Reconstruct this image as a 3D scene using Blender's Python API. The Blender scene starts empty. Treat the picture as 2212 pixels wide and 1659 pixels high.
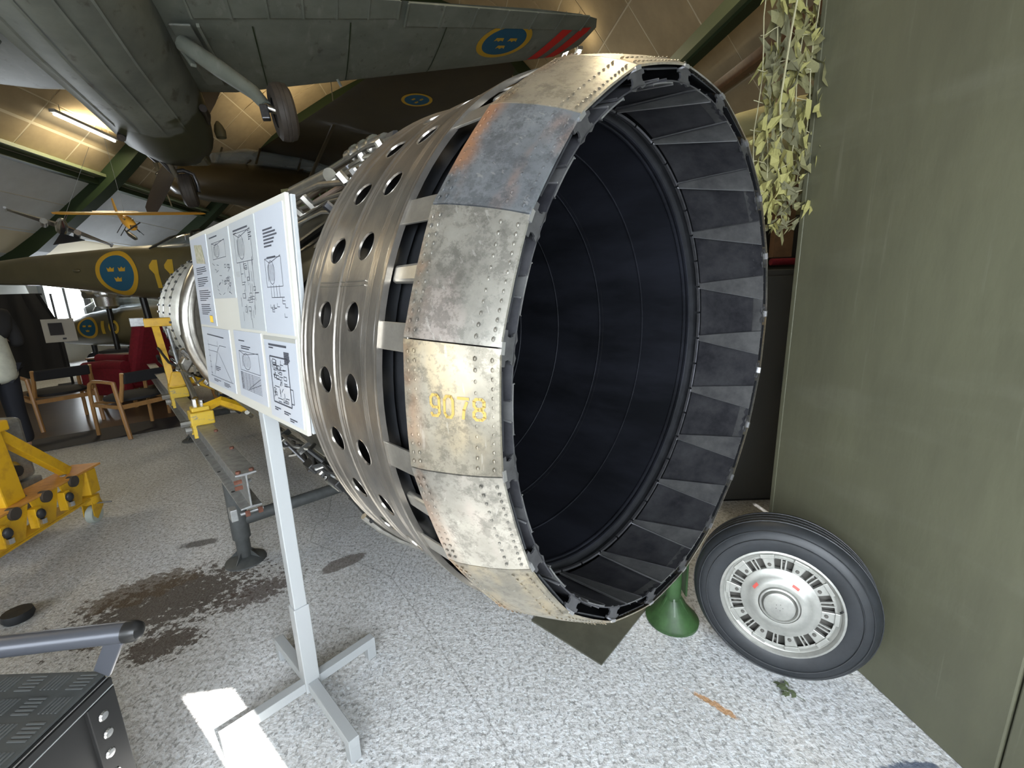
import bpy, math, random
from mathutils import Vector, Matrix
random.seed(7)
PI = math.pi
sin, cos = math.sin, math.cos
SC = bpy.context.scene
COL = SC.collection
def V(*a): return Vector(a[0] if len(a) == 1 else a)

# ------------------------------------------------------------------ camera
cam = bpy.data.cameras.new('camera'); cam.sensor_width = 36; cam.lens = 930/2212*36
cam.clip_start = 0.02; cam.clip_end = 200
camo = bpy.data.objects.new('camera', cam); COL.objects.link(camo); SC.camera = camo
_d = V((1244-1106)/930, (5064-829.5)/930, 1).normalized()      # straight down, seen from the camera
_up = -_d; _z = V(0, 0, 1); _fw = (_z - _up*_z.dot(_up)).normalized(); _rt = _fw.cross(_up)
CR = Matrix((_rt, _fw, _up))                                   # camera axes (right, down, ahead) to world
camo.matrix_world = Matrix.Translation((0, 0, 1.5)) @ (CR @ Matrix(((1, 0, 0), (0, -1, 0), (0, 0, -1)))).to_4x4()

# ------------------------------------------------------------------ world, sun, daylight, exposure
HH = V(-.133, .991, 0).normalized(); GG = V(HH.y, -HH.x, 0)    # hall axis and its right-hand side
def hp(g, h, z): p = GG*g + HH*h; return V(p.x, p.y, z)
world = bpy.data.worlds.new('world'); SC.world = world; world.use_nodes = True
bg = world.node_tree.nodes['Background']; bg.inputs[0].default_value = (.75, .86, 1, 1); bg.inputs[1].default_value = 1.2
def lamp(name, kind, loc, power, color=(1, 1, 1), aim=None, size=(1, 1)):
    l = bpy.data.lights.new(name, kind); l.energy = power; l.color = color
    if kind == 'AREA': l.shape = 'RECTANGLE'; l.size, l.size_y = size
    o = bpy.data.objects.new(name, l); COL.objects.link(o); o.location = loc
    if aim is not None: o.rotation_euler = (V(aim) - V(loc)).to_track_quat('-Z', 'Y').to_euler()
    return o
SUN = V(-.60, .58, -.62).normalized()
s = lamp('sun', 'SUN', (6, -6, 8), 55, (1, .96, .9)); s.rotation_euler = SUN.to_track_quat('-Z', 'Y').to_euler(); s.data.angle = .005
# daylight standing in the window openings of the wall behind the camera
DAY = (.86, .93, 1)
lamp('daylight_left', 'AREA', hp(-3.3, -1.2, 1.45), 105, DAY, hp(-3.1, 3, 1.0), (2.6, 1.3))
lamp('daylight_middle', 'AREA', hp(-.55, -1.2, 1.5), 105, DAY, hp(-.3, 2, .0), (1.3, 1.3))
lamp('daylight_right', 'AREA', hp(.75, -1.2, 1.5), 125, DAY, hp(.7, 1.5, .0), (.8, 1.3))
lamp('daylight_far', 'AREA', hp(-9.6, 12.9, 1.6), 130, DAY, hp(0, 8, .5), (2.0, .9))
vs = SC.view_settings; vs.view_transform = 'Standard'; vs.look = 'None'; vs.gamma = 1; vs.use_curve_mapping = False
vs.exposure = -.2
try: SC.cycles.use_denoising = True; SC.cycles.max_bounces = 7
except Exception: pass

# ------------------------------------------------------------------ materials
MATS = {}
def mat(name, col, rough=.5, metal=0., noise=0., nscale=8., col2=None, bump=0., bscale=60., stretch=(1, 1, 1), emit=0, alpha=1, coat=0, trans=0, spec=None, contrast=(.35, .65)):
    if name in MATS: return MATS[name]
    m = bpy.data.materials.new(name); m.use_nodes = True; nt = m.node_tree; N = nt.nodes; L = nt.links
    b = N['Principled BSDF']; b.inputs['Base Color'].default_value = (*col, 1)
    b.inputs['Roughness'].default_value = rough; b.inputs['Metallic'].default_value = metal
    if coat: b.inputs['Coat Weight'].default_value = coat
    if trans: b.inputs['Transmission Weight'].default_value = trans
    if spec is not None: b.inputs['Specular IOR Level'].default_value = spec
    if emit: b.inputs['Emission Color'].default_value = (*col, 1); b.inputs['Emission Strength'].default_value = emit
    if alpha < 1: b.inputs['Alpha'].default_value = alpha
    tc = N.new('ShaderNodeTexCoord'); mp = N.new('ShaderNodeMapping'); mp.inputs['Scale'].default_value = stretch
    L.new(tc.outputs['Object'], mp.inputs[0])
    if noise or col2:
        n = N.new('ShaderNodeTexNoise'); n.inputs['Scale'].default_value = nscale; n.inputs['Detail'].default_value = 6; n.inputs['Roughness'].default_value = .65
        L.new(mp.outputs[0], n.inputs[0])
        r = N.new('ShaderNodeValToRGB'); r.color_ramp.elements[0].position = contrast[0]; r.color_ramp.elements[1].position = contrast[1]
        c2 = col2 or tuple(c*(1-noise) for c in col)
        r.color_ramp.elements[0].color = (*c2, 1); r.color_ramp.elements[1].color = (*col, 1)
        L.new(n.outputs['Fac'], r.inputs[0]); L.new(r.outputs[0], b.inputs['Base Color'])
        m['ramp'] = r.name
    if bump:
        n2 = N.new('ShaderNodeTexNoise'); n2.inputs['Scale'].default_value = bscale; n2.inputs['Detail'].default_value = 4
        L.new(mp.outputs[0], n2.inputs[0])
        bu = N.new('ShaderNodeBump'); bu.inputs['Strength'].default_value = bump; bu.inputs['Distance'].default_value = .01
        L.new(n2.outputs['Fac'], bu.inputs['Height']); L.new(bu.outputs[0], b.inputs['Normal'])
    MATS[name] = m
    return m
def nodes(m): return m.node_tree.nodes, m.node_tree.links, m.node_tree.nodes['Principled BSDF']
def mixin(m, fac, col, after=True):
    """mix a further colour over the base colour, fac = a socket"""
    N, L, b = nodes(m); x = N.new('ShaderNodeMix'); x.data_type = 'RGBA'
    src = b.inputs['Base Color'].links[0].from_socket if b.inputs['Base Color'].links else None
    if src: L.new(src, x.inputs[6])
    else: x.inputs[6].default_value = b.inputs['Base Color'].default_value
    x.inputs[7].default_value = (*col, 1); L.new(fac, x.inputs[0]); L.new(x.outputs[2], b.inputs['Base Color']); return x
def mnode(m, kind, **kw):
    n = m.node_tree.nodes.new(kind)
    for k, v in kw.items(): setattr(n, k, v)
    return n
def mmath(m, op, a, b=None, c=None, clamp=False):
    n = mnode(m, 'ShaderNodeMath', operation=op); n.use_clamp = clamp
    for i, x in enumerate((a, b, c)):
        if x is None: continue
        if hasattr(x, 'links') or hasattr(x, 'is_output'): m.node_tree.links.new(x, n.inputs[i])
        else: n.inputs[i].default_value = x
    return n.outputs[0]
def mnoise(m, scale, detail=5, coord='Object', stretch=(1, 1, 1), rough=.6):
    tc = mnode(m, 'ShaderNodeTexCoord'); mp = mnode(m, 'ShaderNodeMapping'); mp.inputs['Scale'].default_value = stretch
    n = mnode(m, 'ShaderNodeTexNoise'); n.inputs['Scale'].default_value = scale; n.inputs['Detail'].default_value = detail; n.inputs['Roughness'].default_value = rough
    m.node_tree.links.new(tc.outputs[coord], mp.inputs[0]); m.node_tree.links.new(mp.outputs[0], n.inputs[0]); return n.outputs['Fac']
def mxyz(m, coord='Object'):
    tc = mnode(m, 'ShaderNodeTexCoord'); s = mnode(m, 'ShaderNodeSeparateXYZ'); m.node_tree.links.new(tc.outputs[coord], s.inputs[0]); return s.outputs
def ramp01(m, x, lo, hi): 
    n = mnode(m, 'ShaderNodeMapRange'); n.interpolation_type = 'SMOOTHSTEP'; m.node_tree.links.new(x, n.inputs[0]); n.inputs[1].default_value = lo; n.inputs[2].default_value = hi; return n.outputs[0]

# ------------------------------------------------------------------ mesh helpers
class MB:
    def __init__(s): s.v = []; s.f = []
    def add(s, vs, fs):
        n = len(s.v); s.v += [tuple(x) for x in vs]; s.f += [tuple(i+n for i in f) for f in fs]; return s
    def box(s, c, size, rot=None, taper=None):
        c = V(c); h = V(size)/2; vs = []
        for z in (-1, 1):
            for x, y in ((-1, -1), (1, -1), (1, 1), (-1, 1)):
                t = taper if (taper and z > 0) else 1
                p = V(x*h.x*t, y*h.y*t, z*h.z)
                if rot: p = rot @ p
                vs.append(c+p)
        return s.add(vs, [(0, 3, 2, 1), (4, 5, 6, 7), (0, 1, 5, 4), (1, 2, 6, 5), (2, 3, 7, 6), (3, 0, 4, 7)])
    def bar(s, a, b, w, t, up=(0, 0, 1)):
        """box beam from a to b, w wide across, t along up"""
        a, b = V(a), V(b); d = (b-a); L = d.length; d.normalize(); x = d.cross(V(up)); x = (x if x.length > 1e-4 else V(1, 0, 0)).normalized(); u = x.cross(d)
        return s.box((a+b)/2, (w, L, t), Matrix((x, d, u)).transposed())
    def tube(s, pts, r, n=10, caps=True, radii=None):
        pts = [V(p) for p in pts]; N = len(pts); rings = []; prev = None
        for i, p in enumerate(pts):
            d = (pts[min(i+1, N-1)] - pts[max(i-1, 0)]).normalized()
            if prev is None: x = d.orthogonal().normalized()
            else: x = (prev - d*prev.dot(d)); x = x.normalized() if x.length > 1e-5 else d.orthogonal().normalized()
            prev = x; y = d.cross(x); rr = radii[i] if radii else r
            rings.append([p + (x*cos(2*PI*k/n) + y*sin(2*PI*k/n))*rr for k in range(n)])
        vs = [q for R in rings for q in R]; fs = []
        for i in range(N-1):
            for k in range(n): fs.append((i*n+k, i*n+(k+1) % n, (i+1)*n+(k+1) % n, (i+1)*n+k))
        if caps: fs.append(tuple(range(n-1, -1, -1))); fs.append(tuple((N-1)*n+k for k in range(n)))
        return s.add(vs, fs)
    def cyl(s, a, b, r, n=16, r2=None): return s.tube([a, b], r, n, True, [r, r2 if r2 is not None else r])
    def lathe(s, prof, n=48, a0=0, a1=2*PI, M=None, close=False):
        """prof: (radius, z) pairs turned about z"""
        full = abs(a1-a0-2*PI) < 1e-6; m = n if full else n+1; vs = []
        for r, z in prof:
            for k in range(m):
                a = a0+(a1-a0)*k/n; p = V(r*cos(a), r*sin(a), z); vs.append(M @ p if M else p)
        fs = []; P = len(prof)
        for i in range(P if close else P-1):
            j = (i+1) % P
            for k in range(n):
                k2 = (k+1) % m; fs.append((i*m+k, i*m+k2, j*m+k2, j*m+k))
        return s.add(vs, fs)
    def prism(s, poly, t, M=None):
        """2D polygon (x, y) extruded along z by t (centred)"""
        n = len(poly); vs = [V(x, y, -t/2) for x, y in poly]+[V(x, y, t/2) for x, y in poly]
        if M: vs = [M @ v for v in vs]
        return s.add(vs, [tuple(range(n-1, -1, -1)), tuple(range(n, 2*n))]+[(i, (i+1) % n, n+(i+1) % n, n+i) for i in range(n)])
    def loft(s, rings, caps=True):
        n = len(rings[0]); vs = [p for R in rings for p in R]; fs = []
        for i in range(len(rings)-1):
            for k in range(n): fs.append((i*n+k, i*n+(k+1) % n, (i+1)*n+(k+1) % n, (i+1)*n+k))
        if caps: fs.append(tuple(range(n-1, -1, -1))); fs.append(tuple((len(rings)-1)*n+k for k in range(n)))
        return s.add(vs, fs)
    def ball(s, c, r, n=10, sc=(1, 1, 1)):
        c = V(c); m = n//2+1; rings = []
        for i in range(m+1):
            t = PI*i/m; rr = max(sin(t), .02)
            rings.append([c+V(r*rr*cos(2*PI*k/n)*sc[0], r*rr*sin(2*PI*k/n)*sc[1], -r*cos(t)*sc[2]) for k in range(n)])
        return s.loft(rings)
    def build(s, name, m, parent=None, smooth=False, bevel=0, label=None, kind=None):
        me = bpy.data.meshes.new(name); me.from_pydata(s.v, [], s.f); me.validate()
        o = bpy.data.objects.new(name, me); COL.objects.link(o)
        if m is not None: me.materials.append(MATS[m] if isinstance(m, str) else m)
        if smooth:
            for p in me.polygons: p.use_smooth = True
            try: me.set_sharp_from_angle(angle=smooth if isinstance(smooth, float) else .7)
            except Exception: pass
        if bevel:
            b = o.modifiers.new('bevel', 'BEVEL'); b.width = bevel; b.segments = 2; b.limit_method = 'ANGLE'
        if parent: o.parent = parent
        if label: o['label'] = label
        if kind: o['kind'] = kind
        return o
def empty(name, loc=(0, 0, 0), rot=None, label=None, cat=None, group=None, kind=None):
    o = bpy.data.objects.new(name, None); COL.objects.link(o); o.empty_display_size = .1
    M = rot.to_4x4() if rot is not None else Matrix.Identity(4); o.matrix_world = Matrix.Translation(loc) @ M
    return tag(o, label, cat, group, kind)
def tag(o, label=None, cat=None, group=None, kind=None):
    for k, v in (('label', label), ('category', cat), ('group', group), ('kind', kind)):
        if v: o[k] = v
    return o
def clone(o, parent=None):
    c = o.copy(); COL.objects.link(c)
    if parent: c.parent = parent
    for ch in list(o.children): clone(ch, c)
    return c
def child(mesh_obj, name, parent, M=None):
    c = bpy.data.objects.new(name, mesh_obj.data); COL.objects.link(c); c.parent = parent
    if M is not None: c.matrix_basis = M
    return c
def rz(a): return Matrix.Rotation(a, 3, 'Z')
def recentre(o):
    """move a top-level mesh's origin to the middle of its base"""
    vs = [v.co for v in o.data.vertices]; c = V(sum(v.x for v in vs)/len(vs), sum(v.y for v in vs)/len(vs), min(v.z for v in vs))
    o.data.transform(Matrix.Translation(-c)); o.location = o.location + c; return o
# ------------------------------------------------------------------ material list
mat('concrete', (.66, .67, .68), .75, 0, 0, 45, (.38, .38, .375), .5, 90, contrast=(.36, .6))
mat('green_wall', (.125, .126, .08), .5, 0, 0, 3, (.098, .098, .064), .12, 25, stretch=(1, 1, .35))
mat('ceiling_tan', (.42, .33, .2), .8, 0, .15, 3)
mat('ceiling_joint', (.62, .55, .4), .8)
mat('ceiling_grey', (.58, .60, .61), .7, 0, .12, 2)
mat('steel_green', (.016, .032, .009), .55)
mat('steel_green_light', (.16, .19, .10), .5)
mat('wall_grey', (.42, .42, .38), .8, 0, .1, 3)
mat('wall_dark', (.05, .05, .045), .8)
mat('window_glow', (.95, .98, 1), .5, emit=9)
mat('tube_glow', (1, .95, .82), .5, emit=18)
mat('white_paint', (.33, .345, .35), .4)
mat('white_board', (.48, .47, .42), .5)
mat('paper', (.45, .48, .53), .35, coat=.4)
mat('paper_grey', (.40, .425, .44), .35, coat=.4)
mat('ink', (.05, .055, .07), .6)
mat('ink_grey', (.3, .3, .27), .6)
mat('photo_print', (.2, .22, .12), .5, 0, 0, 60, (.45, .4, .33))
mat('yellow_mark', (.75, .5, .05), .6)
mat('black_inner', (.045, .047, .052), .42, .55, .4, 12)
mat('liner', (.028, .030, .040), .34, .55, 0, 5, (.012, .013, .016), stretch=(1, 1, .3))
mat('flap_metal', (.15, .15, .16), .36, .75, 0, 10, (.05, .05, .06), contrast=(.3, .7))
mat('wedge_metal', (.25, .25, .245), .4, .7, 0, 14, (.12, .12, .125), contrast=(.3, .7))
mat('edge_metal', (.55, .55, .56), .3, .9)
mat('bracket_metal', (.17, .17, .18), .35, .85, .3, 30)
mat('shroud', (.37, .335, .29), .3, .85, 0, 7, (.22, .205, .185), .05, 60, stretch=(1, 1, 2))
mat('strut_metal', (.38, .36, .32), .33, .8, .25, 20)
mat('casing', (.16, .155, .12), .38, .7, .25, 5)
mat('casing_silver', (.38, .365, .32), .32, .9, .3, 10)
mat('chrome', (.66, .66, .65), .24, 1)
mat('pipe', (.42, .4, .36), .28, .9, .3, 20)
mat('copper', (.33, .25, .2), .5, .6)
mat('black_metal', (.03, .03, .03), .35, .5)
mat('galvanised', (.36, .37, .37), .45, .6, .35, 25)
mat('rust', (.17, .065, .04), .8, 0, .4, 60)
mat('grey_tube', (.07, .075, .075), .55, 0, .3, 20)
mat('jack_green', (.045, .105, .035), .45, 0, .5, 12)
mat('plate_dark', (.1, .1, .075), .55, .2, .3, 8)
mat('yellow_paint', (.62, .36, .012), .42, 0, 0, 14, (.45, .25, .015), contrast=(.3, .5))
mat('yellow_worn', (.6, .4, .03), .45, 0, 0, 22, (.22, .2, .15), contrast=(.36, .44), stretch=(1, 1, 3))
mat('orange_plate', (.62, .29, .06), .5, 0, .25, 20)
mat('rubber', (.022, .025, .029), .5, 0, .35, 15, bump=.05)
mat('rubber_brown', (.06, .05, .042), .6, 0, .3, 15)
mat('alloy', (.44, .44, .41), .35, .55, .2, 25)
mat('alloy_dark', (.1, .095, .085), .5, .3)
mat('label_red', (.6, .1, .08), .6)
mat('caster', (.45, .5, .46), .5)
mat('camo_light', (.31, .29, .10), .8, 0, .2, 15)
mat('camo_mid', (.19, .18, .08), .8, 0, .2, 15)
mat('camo_dark', (.12, .115, .06), .8)
mat('cord', (.35, .33, .2), .8)
mat('canvas', (.42, .38, .19), .75, 0, .2, 4, bump=.2, bscale=12)
mat('wood_brown', (.22, .12, .06), .35, 0, .3, 15)
mat('wood', (.38, .2, .07), .4, 0, .25, 20, stretch=(1, 1, .2))
mat('black_fabric', (.012, .012, .014), .8)
mat('red_fabric', (.2, .005, .015), .85, 0, .3, 30)
mat('brown_floor', (.12, .085, .055), .35, 0, .2, 6)
mat('dark_mat', (.03, .03, .035), .7)
mat('rubber_mat', (.05, .055, .055), .6, 0, .3, 9)
mat('tread_bar', (.075, .08, .08), .6)
mat('rail_grey', (.085, .09, .105), .3, .35)
mat('jet_olive', (.105, .09, .045), .38, 0, .2, 2.5, coat=.25)
mat('brown_plane', (.045, .033, .014), .35, 0, .3, 2, coat=.2)
mat('roundel_blue', (.012, .09, .17), .55)
mat('roundel_yellow', (.52, .31, .02), .55)
mat('number_yellow', (.5, .33, .03), .5)
mat('stencil_gold', (.33, .22, .05), .65)
mat('stripe_red', (.62, .02, .015), .6)
mat('prop_dark', (.035, .026, .02), .4)
mat('glass', (.35, .42, .46), .06, trans=.5, alpha=.6)
mat('skin', (.5, .33, .25), .6)
mat('denim', (.012, .014, .022), .85, bump=.1)
mat('shirt', (.62, .64, .56), .85, 0, .2, 15)
mat('jacket', (.02, .02, .022), .85)
mat('model_yellow', (.72, .36, .04), .4)
mat('leaf', (.08, .1, .05), .8)
mat('wire', (.3, .3, .28), .5, .5)
def tint_metal(name, base, alt, edge, seed):
    """heat-tinted sheet steel: mottled, scratched, warmer towards its front edge"""
    m = mat(name, base, .36, .68, 0, 7, alt, .10, 14, contrast=(.3, .68), coat=0)
    nz = mnoise(m, 2.6+seed*.3, 3, stretch=(1, 1, 2.5)); mixin(m, mmath(m, 'MULTIPLY', ramp01(m, nz, .52, .66), .75), edge)
    fine = mnoise(m, 46, 8, rough=.75); mixin(m, mmath(m, 'MULTIPLY', ramp01(m, fine, .5, .6), .55), tuple(c*.42 for c in base))
    mot = mnoise(m, 15, 9, rough=.8); mixin(m, mmath(m, 'MULTIPLY', ramp01(m, mot, .5, .58), .5), tuple(c*.5 for c in alt))
    scr = mnoise(m, 22, 6, stretch=(9, .5, 2.5)); mixin(m, mmath(m, 'MULTIPLY', ramp01(m, scr, .64, .67), .22), (.62, .6, .55))
    zz = ramp01(m, mxyz(m)[2], .115, .16); hot = mnoise(m, 9, 4); mixin(m, mmath(m, 'MULTIPLY', mmath(m, 'MULTIPLY', zz, ramp01(m, hot, .42, .62)), .85 if seed == 3 else .3), (.5, .25, .13))
    N, L, b = nodes(m); r = mnoise(m, 12, 5); x = mmath(m, 'MULTIPLY_ADD', r, .3, .2); L.new(x, b.inputs['Roughness'])
    return m
tint_metal('petal_gold', (.40, .365, .29), (.21, .19, .15), (.47, .38, .24), 1)
tint_metal('petal_silver', (.37, .355, .31), (.2, .19, .165), (.40, .345, .31), 2)
tint_metal('petal_blue', (.27, .29, .31), (.155, .168, .18), (.33, .2, .14), 3)
tint_metal('petal_tan', (.42, .375, .28), (.27, .245, .2), (.42, .31, .18), 4)
# concrete: pitted pale trowel marks, oil stains, cracks, a rust streak and a splash of blue paint
m = MATS['concrete']; N, L, b = nodes(m)
big = mnoise(m, .9, 4); mixin(m, mmath(m, 'MULTIPLY', ramp01(m, big, .4, .7), .5), (.3, .29, .26))
pit = mnoise(m, 75, 3, rough=.5); mixin(m, mmath(m, 'MULTIPLY', ramp01(m, pit, .54, .62), .8), (.62, .65, .67))
pit2 = mnoise(m, 60, 2, stretch=(1.2, .8, 1)); mixin(m, mmath(m, 'MULTIPLY', ramp01(m, pit2, .56, .62), .6), (.17, .17, .165))
xyz = mxyz(m, 'Object')
def blob(cx, cy, rx, ry, ang, lo, hi, nscale, amt, col, strength=1.):
    ca, sa = cos(ang), sin(ang)
    dx = mmath(m, 'SUBTRACT', xyz[0], cx); dy = mmath(m, 'SUBTRACT', xyz[1], cy)
    u = mmath(m, 'ADD', mmath(m, 'MULTIPLY', dx, ca/rx), mmath(m, 'MULTIPLY', dy, sa/rx))
    w = mmath(m, 'ADD', mmath(m, 'MULTIPLY', dx, -sa/ry), mmath(m, 'MULTIPLY', dy, ca/ry))
    r2 = mmath(m, 'SQRT', mmath(m, 'ADD', mmath(m, 'MULTIPLY', u, u), mmath(m, 'MULTIPLY', w, w)))
    n = mnoise(m, nscale, 6, rough=.7)
    q = mmath(m, 'ADD', r2, mmath(m, 'MULTIPLY', mmath(m, 'SUBTRACT', n, .5), amt))
    f = ramp01(m, q, hi, lo); mixin(m, mmath(m, 'MULTIPLY', mmath(m, 'SUBTRACT', 1, ramp01(m, q, lo, hi)), strength), col)
blob(-1.78, 1.93, .40, .24, .5, .75, 1., 26, 4.2, (.055, .042, .032), .9)
blob(-2.0, 2.02, .26, .13, .6, .8, 1., 14, 2.5, (.08, .055, .03), .75)
blob(-1.6, 1.64, .16, .10, .4, .75, 1., 30, 3.6, (.06, .045, .035), .9)
blob(-1.35, 1.98, .2, .1, .7, .75, 1., 34, 4.5, (.07, .05, .04), .8)
blob(-1.0, 2.2, .13, .06, .75, .85, 1.05, 9, 1.2, (.09, .07, .055), .75)
blob(-2.0, 2.45, .12, .05, .3, .7, 1., 18, 1.6, (.07, .065, .06), .8)
blob(.7, 1.275, .11, .016, -.72, .6, 1., 40, 2.4, (.42, .2, .05), .8)
blob(1.19, 1.02, .13, .05, .1, .8, 1.05, 30, 1., (.035, .055, .1), .85)
blob(.88, 1.03, .03, .02, 0, .7, 1., 40, 1.2, (.12, .09, .09), .7)
vor = mnode(m, 'ShaderNodeTexVoronoi'); vor.feature = 'DISTANCE_TO_EDGE'; vor.inputs['Scale'].default_value = .55
tc = mnode(m, 'ShaderNodeTexCoord'); nz = mnode(m, 'ShaderNodeTexNoise'); nz.inputs['Scale'].default_value = 5
va = mnode(m, 'ShaderNodeVectorMath', operation='MULTIPLY_ADD'); va.inputs[1].default_value = (.45, .45, .45)
L.new(nz.outputs['Color'], va.inputs[0]); L.new(tc.outputs['Object'], va.inputs[2]); L.new(va.outputs[0], vor.inputs['Vector'])
mixin(m, mmath(m, 'MULTIPLY', mmath(m, 'SUBTRACT', 1, ramp01(m, vor.outputs['Distance'], .0006, .0024)), .4), (.13, .125, .115))
# green wall: faint vertical wipe marks and scratches
m = MATS['green_wall']; w = mnoise(m, 3, 4, stretch=(.6, .6, 3)); mixin(m, mmath(m, 'MULTIPLY', ramp01(m, w, .5, .75), .35), (.165, .165, .12))
w = mnoise(m, 6, 6, stretch=(6, 6, .25)); mixin(m, mmath(m, 'MULTIPLY', ramp01(m, w, .62, .72), .35), (.19, .187, .14))
# grey aircraft: green-grey paint, panel wear, dark cowl paint beyond a wavy edge
m = mat('aircraft_grey', (.2, .215, .185), .5, 0, 0, 2.2, (.13, .145, .12), contrast=(.3, .7))
w = mnoise(m, 3.5, 6, stretch=(3, 1, 1)); mixin(m, mmath(m, 'MULTIPLY', ramp01(m, w, .55, .72), .4), (.29, .3, .27))
w = mnoise(m, 5, 7, stretch=(2, 1, 1)); mixin(m, mmath(m, 'MULTIPLY', ramp01(m, w, .6, .7), .6), (.075, .065, .05))
m = mat('fuselage_grey', (.2, .215, .185), .5, 0, 0, 2.2, (.12, .13, .115), contrast=(.3, .7))
w = mnoise(m, 4, 7, stretch=(2, 1, 1)); mixin(m, mmath(m, 'MULTIPLY', ramp01(m, w, .57, .68), .7), (.07, .058, .045))
xyz = mxyz(m); nn = mnoise(m, 2.2, 2)
mixin(m, ramp01(m, mmath(m, 'ADD', xyz[1], mmath(m, 'MULTIPLY', nn, 1.1)), 1.12, 1.2), (.055, .058, .03))
# ------------------------------------------------------------------ setting: floor, green wall, arched hall
TH = Matrix((GG, HH, V(0, 0, 1))).transposed()                  # hall frame (g, h, z) to world
f = MB().add([hp(-11, -1.2, 0), hp(9.5, -1.2, 0), hp(9.5, 20, 0), hp(-11, 20, 0)], [(0, 1, 2, 3)]).build('floor', 'concrete'); f['kind'] = 'structure'
# big olive sheet-metal partition on the right
G1 = 1.488
pw = MB()
R = TH
def hbox(mb, g0, g1, h0, h1, z0, z1): return mb.box(hp((g0+g1)/2, (h0+h1)/2, (z0+z1)/2), (g1-g0, h1-h0, z1-z0), TH)
wr = empty('wall_right', hp(G1, 1.7, 0), kind='structure')
def under(o, root): o.parent = root; o.matrix_parent_inverse = root.matrix_world.inverted(); return o
bpy.context.view_layer.update()
edge_h = (V(1.243, 1.922, 0)).dot(HH)
under(hbox(MB(), G1, G1+.07, -1.2, .776, 0, 3.6).build('wall_panel', 'green_wall', bevel=.004), wr)
under(hbox(MB(), G1, G1+.07, .781, edge_h, 0, 3.6).build('wall_panel', 'green_wall', bevel=.006), wr)
under(hbox(MB(), G1+.02, G1+.05, .77, .79, 0, 3.6).build('seam_strip', 'wall_dark'), wr)
under(hbox(MB(), G1-.002, G1+.072, edge_h-.02, edge_h+.004, 0, 3.6).build('edge_trim', 'green_wall', bevel=.003), wr)
# arch profile (g, z), left foot to right foot
ARCH = [(-10, 0), (-10, 2.2), (-8.9, 2.75), (-7.25, 4.05), (-5.8, 5.4), (-4.1, 6.8), (-1.7, 7.9), (.6, 7.5), (2.0, 6.5), (3.45, 4.75), (4.6, 3.4), (5.9, 2.2), (6.8, 0)]
H0, H1 = -1.2, 19.2
def arch_at(t):
    """t in 0..len-1 along the arch, smoothed above the knee"""
    i = min(int(t), len(ARCH)-2); u = t-i; P = [ARCH[max(0, min(len(ARCH)-1, i+k))] for k in (-1, 0, 1, 2)]
    if i < 3: return tuple(P[1][k]*(1-u)+P[2][k]*u for k in (0, 1))
    return tuple(.5*((2*P[1][k])+(-P[0][k]+P[2][k])*u+(2*P[0][k]-5*P[1][k]+4*P[2][k]-P[3][k])*u*u+(-P[0][k]+3*P[1][k]-3*P[2][k]+P[3][k])*u**3) for k in (0, 1))
def arch_line(t0, t1, step):
    pts = [arch_at(t0+(t1-t0)*i/400) for i in range(401)]; out = [pts[0]]; acc = 0
    L = sum(math.dist(pts[i], pts[i+1]) for i in range(400)); n = max(1, round(L/step)); goal = L/n
    for i in range(400):
        acc += math.dist(pts[i], pts[i+1])
        if acc >= goal*len(out)-1e-6: out.append(pts[i+1])
    if len(out) < n+1: out.append(pts[-1])
    return out[:n]+[pts[-1]]
ceil = MB(); line = arch_line(1, 12, .5)
for k in range(len(line)-1):
    (g0, z0), (g1, z1) = line[k], line[k+1]; nx, nz = (z1-z0), -(g1-g0)
    l = math.hypot(nx, nz); o = (.014*nx/l, .014*nz/l)
    ceil.add([hp(g0+o[0], H0, z0+o[1]), hp(g0+o[0], H1, z0+o[1]), hp(g1+o[0], H1, z1+o[1]), hp(g1+o[0], H0, z1+o[1])], [(0, 1, 2, 3)])
ce = ceil.build('ceiling', 'ceiling_joint'); ce['kind'] = 'structure'
def arch_panel(p0, p1, h0, h1, gap, name, m, lift=.0, parent=None, th=.02):
    (g0, z0), (g1, z1) = p0, p1; d = V(g1-g0, 0, z1-z0); l = d.length; d /= l; nrm = V(d.z, 0, -d.x)   # inward
    a = V(g0, 0, z0)+d*gap; b = V(g0, 0, z0)+d*(l-gap); vs = []
    for off in (lift, lift+th):
        for q, h in ((a, h0+gap), (b, h0+gap), (b, h1-gap), (a, h1-gap)):
            w = q+nrm*off; vs.append(hp(w.x, h, w.z))
    return MB().add(vs, [(0, 1, 2, 3), (7, 6, 5, 4), (0, 4, 5, 1), (1, 5, 6, 2), (2, 6, 7, 3), (3, 7, 4, 0)]).build(name, m, parent)
tan_line = arch_line(3.05, 9.0, 1.0); npan = 0
rest = MB()
for k in range(len(tan_line)-1):
    for j in range(20):
        h0 = -1+j*1.0
        if h0 >= 4.0-1e-6 and npan < 290: arch_panel(tan_line[k], tan_line[k+1], h0, h0+1, .014, 'ceiling_panel', 'ceiling_tan', 0, ce); npan += 1
        else:
            o = arch_panel(tan_line[k], tan_line[k+1], h0, h0+1, .014, 'tmp', 'ceiling_tan'); rest.add([v.co for v in o.data.vertices], [tuple(p.vertices) for p in o.data.polygons]); bpy.data.objects.remove(o)
rest.build('ceiling_panel_rest', 'ceiling_tan', ce, kind='stuff')
low = arch_line(1.0, 3.0, .8)
for k in range(len(low)-1):
    for j in range(5): arch_panel(low[k], low[k+1], -1+j*4.04, -1+(j+1)*4.04, .008, 'wall_board', 'ceiling_grey', 0, ce)
low = arch_line(9.0, 12.0, .8)
for k in range(len(low)-1):
    for j in range(3): arch_panel(low[k], low[k+1], -1+j*6.73, -1+(j+1)*6.73, .01, 'wall_board', 'ceiling_tan', 0, ce)
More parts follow.
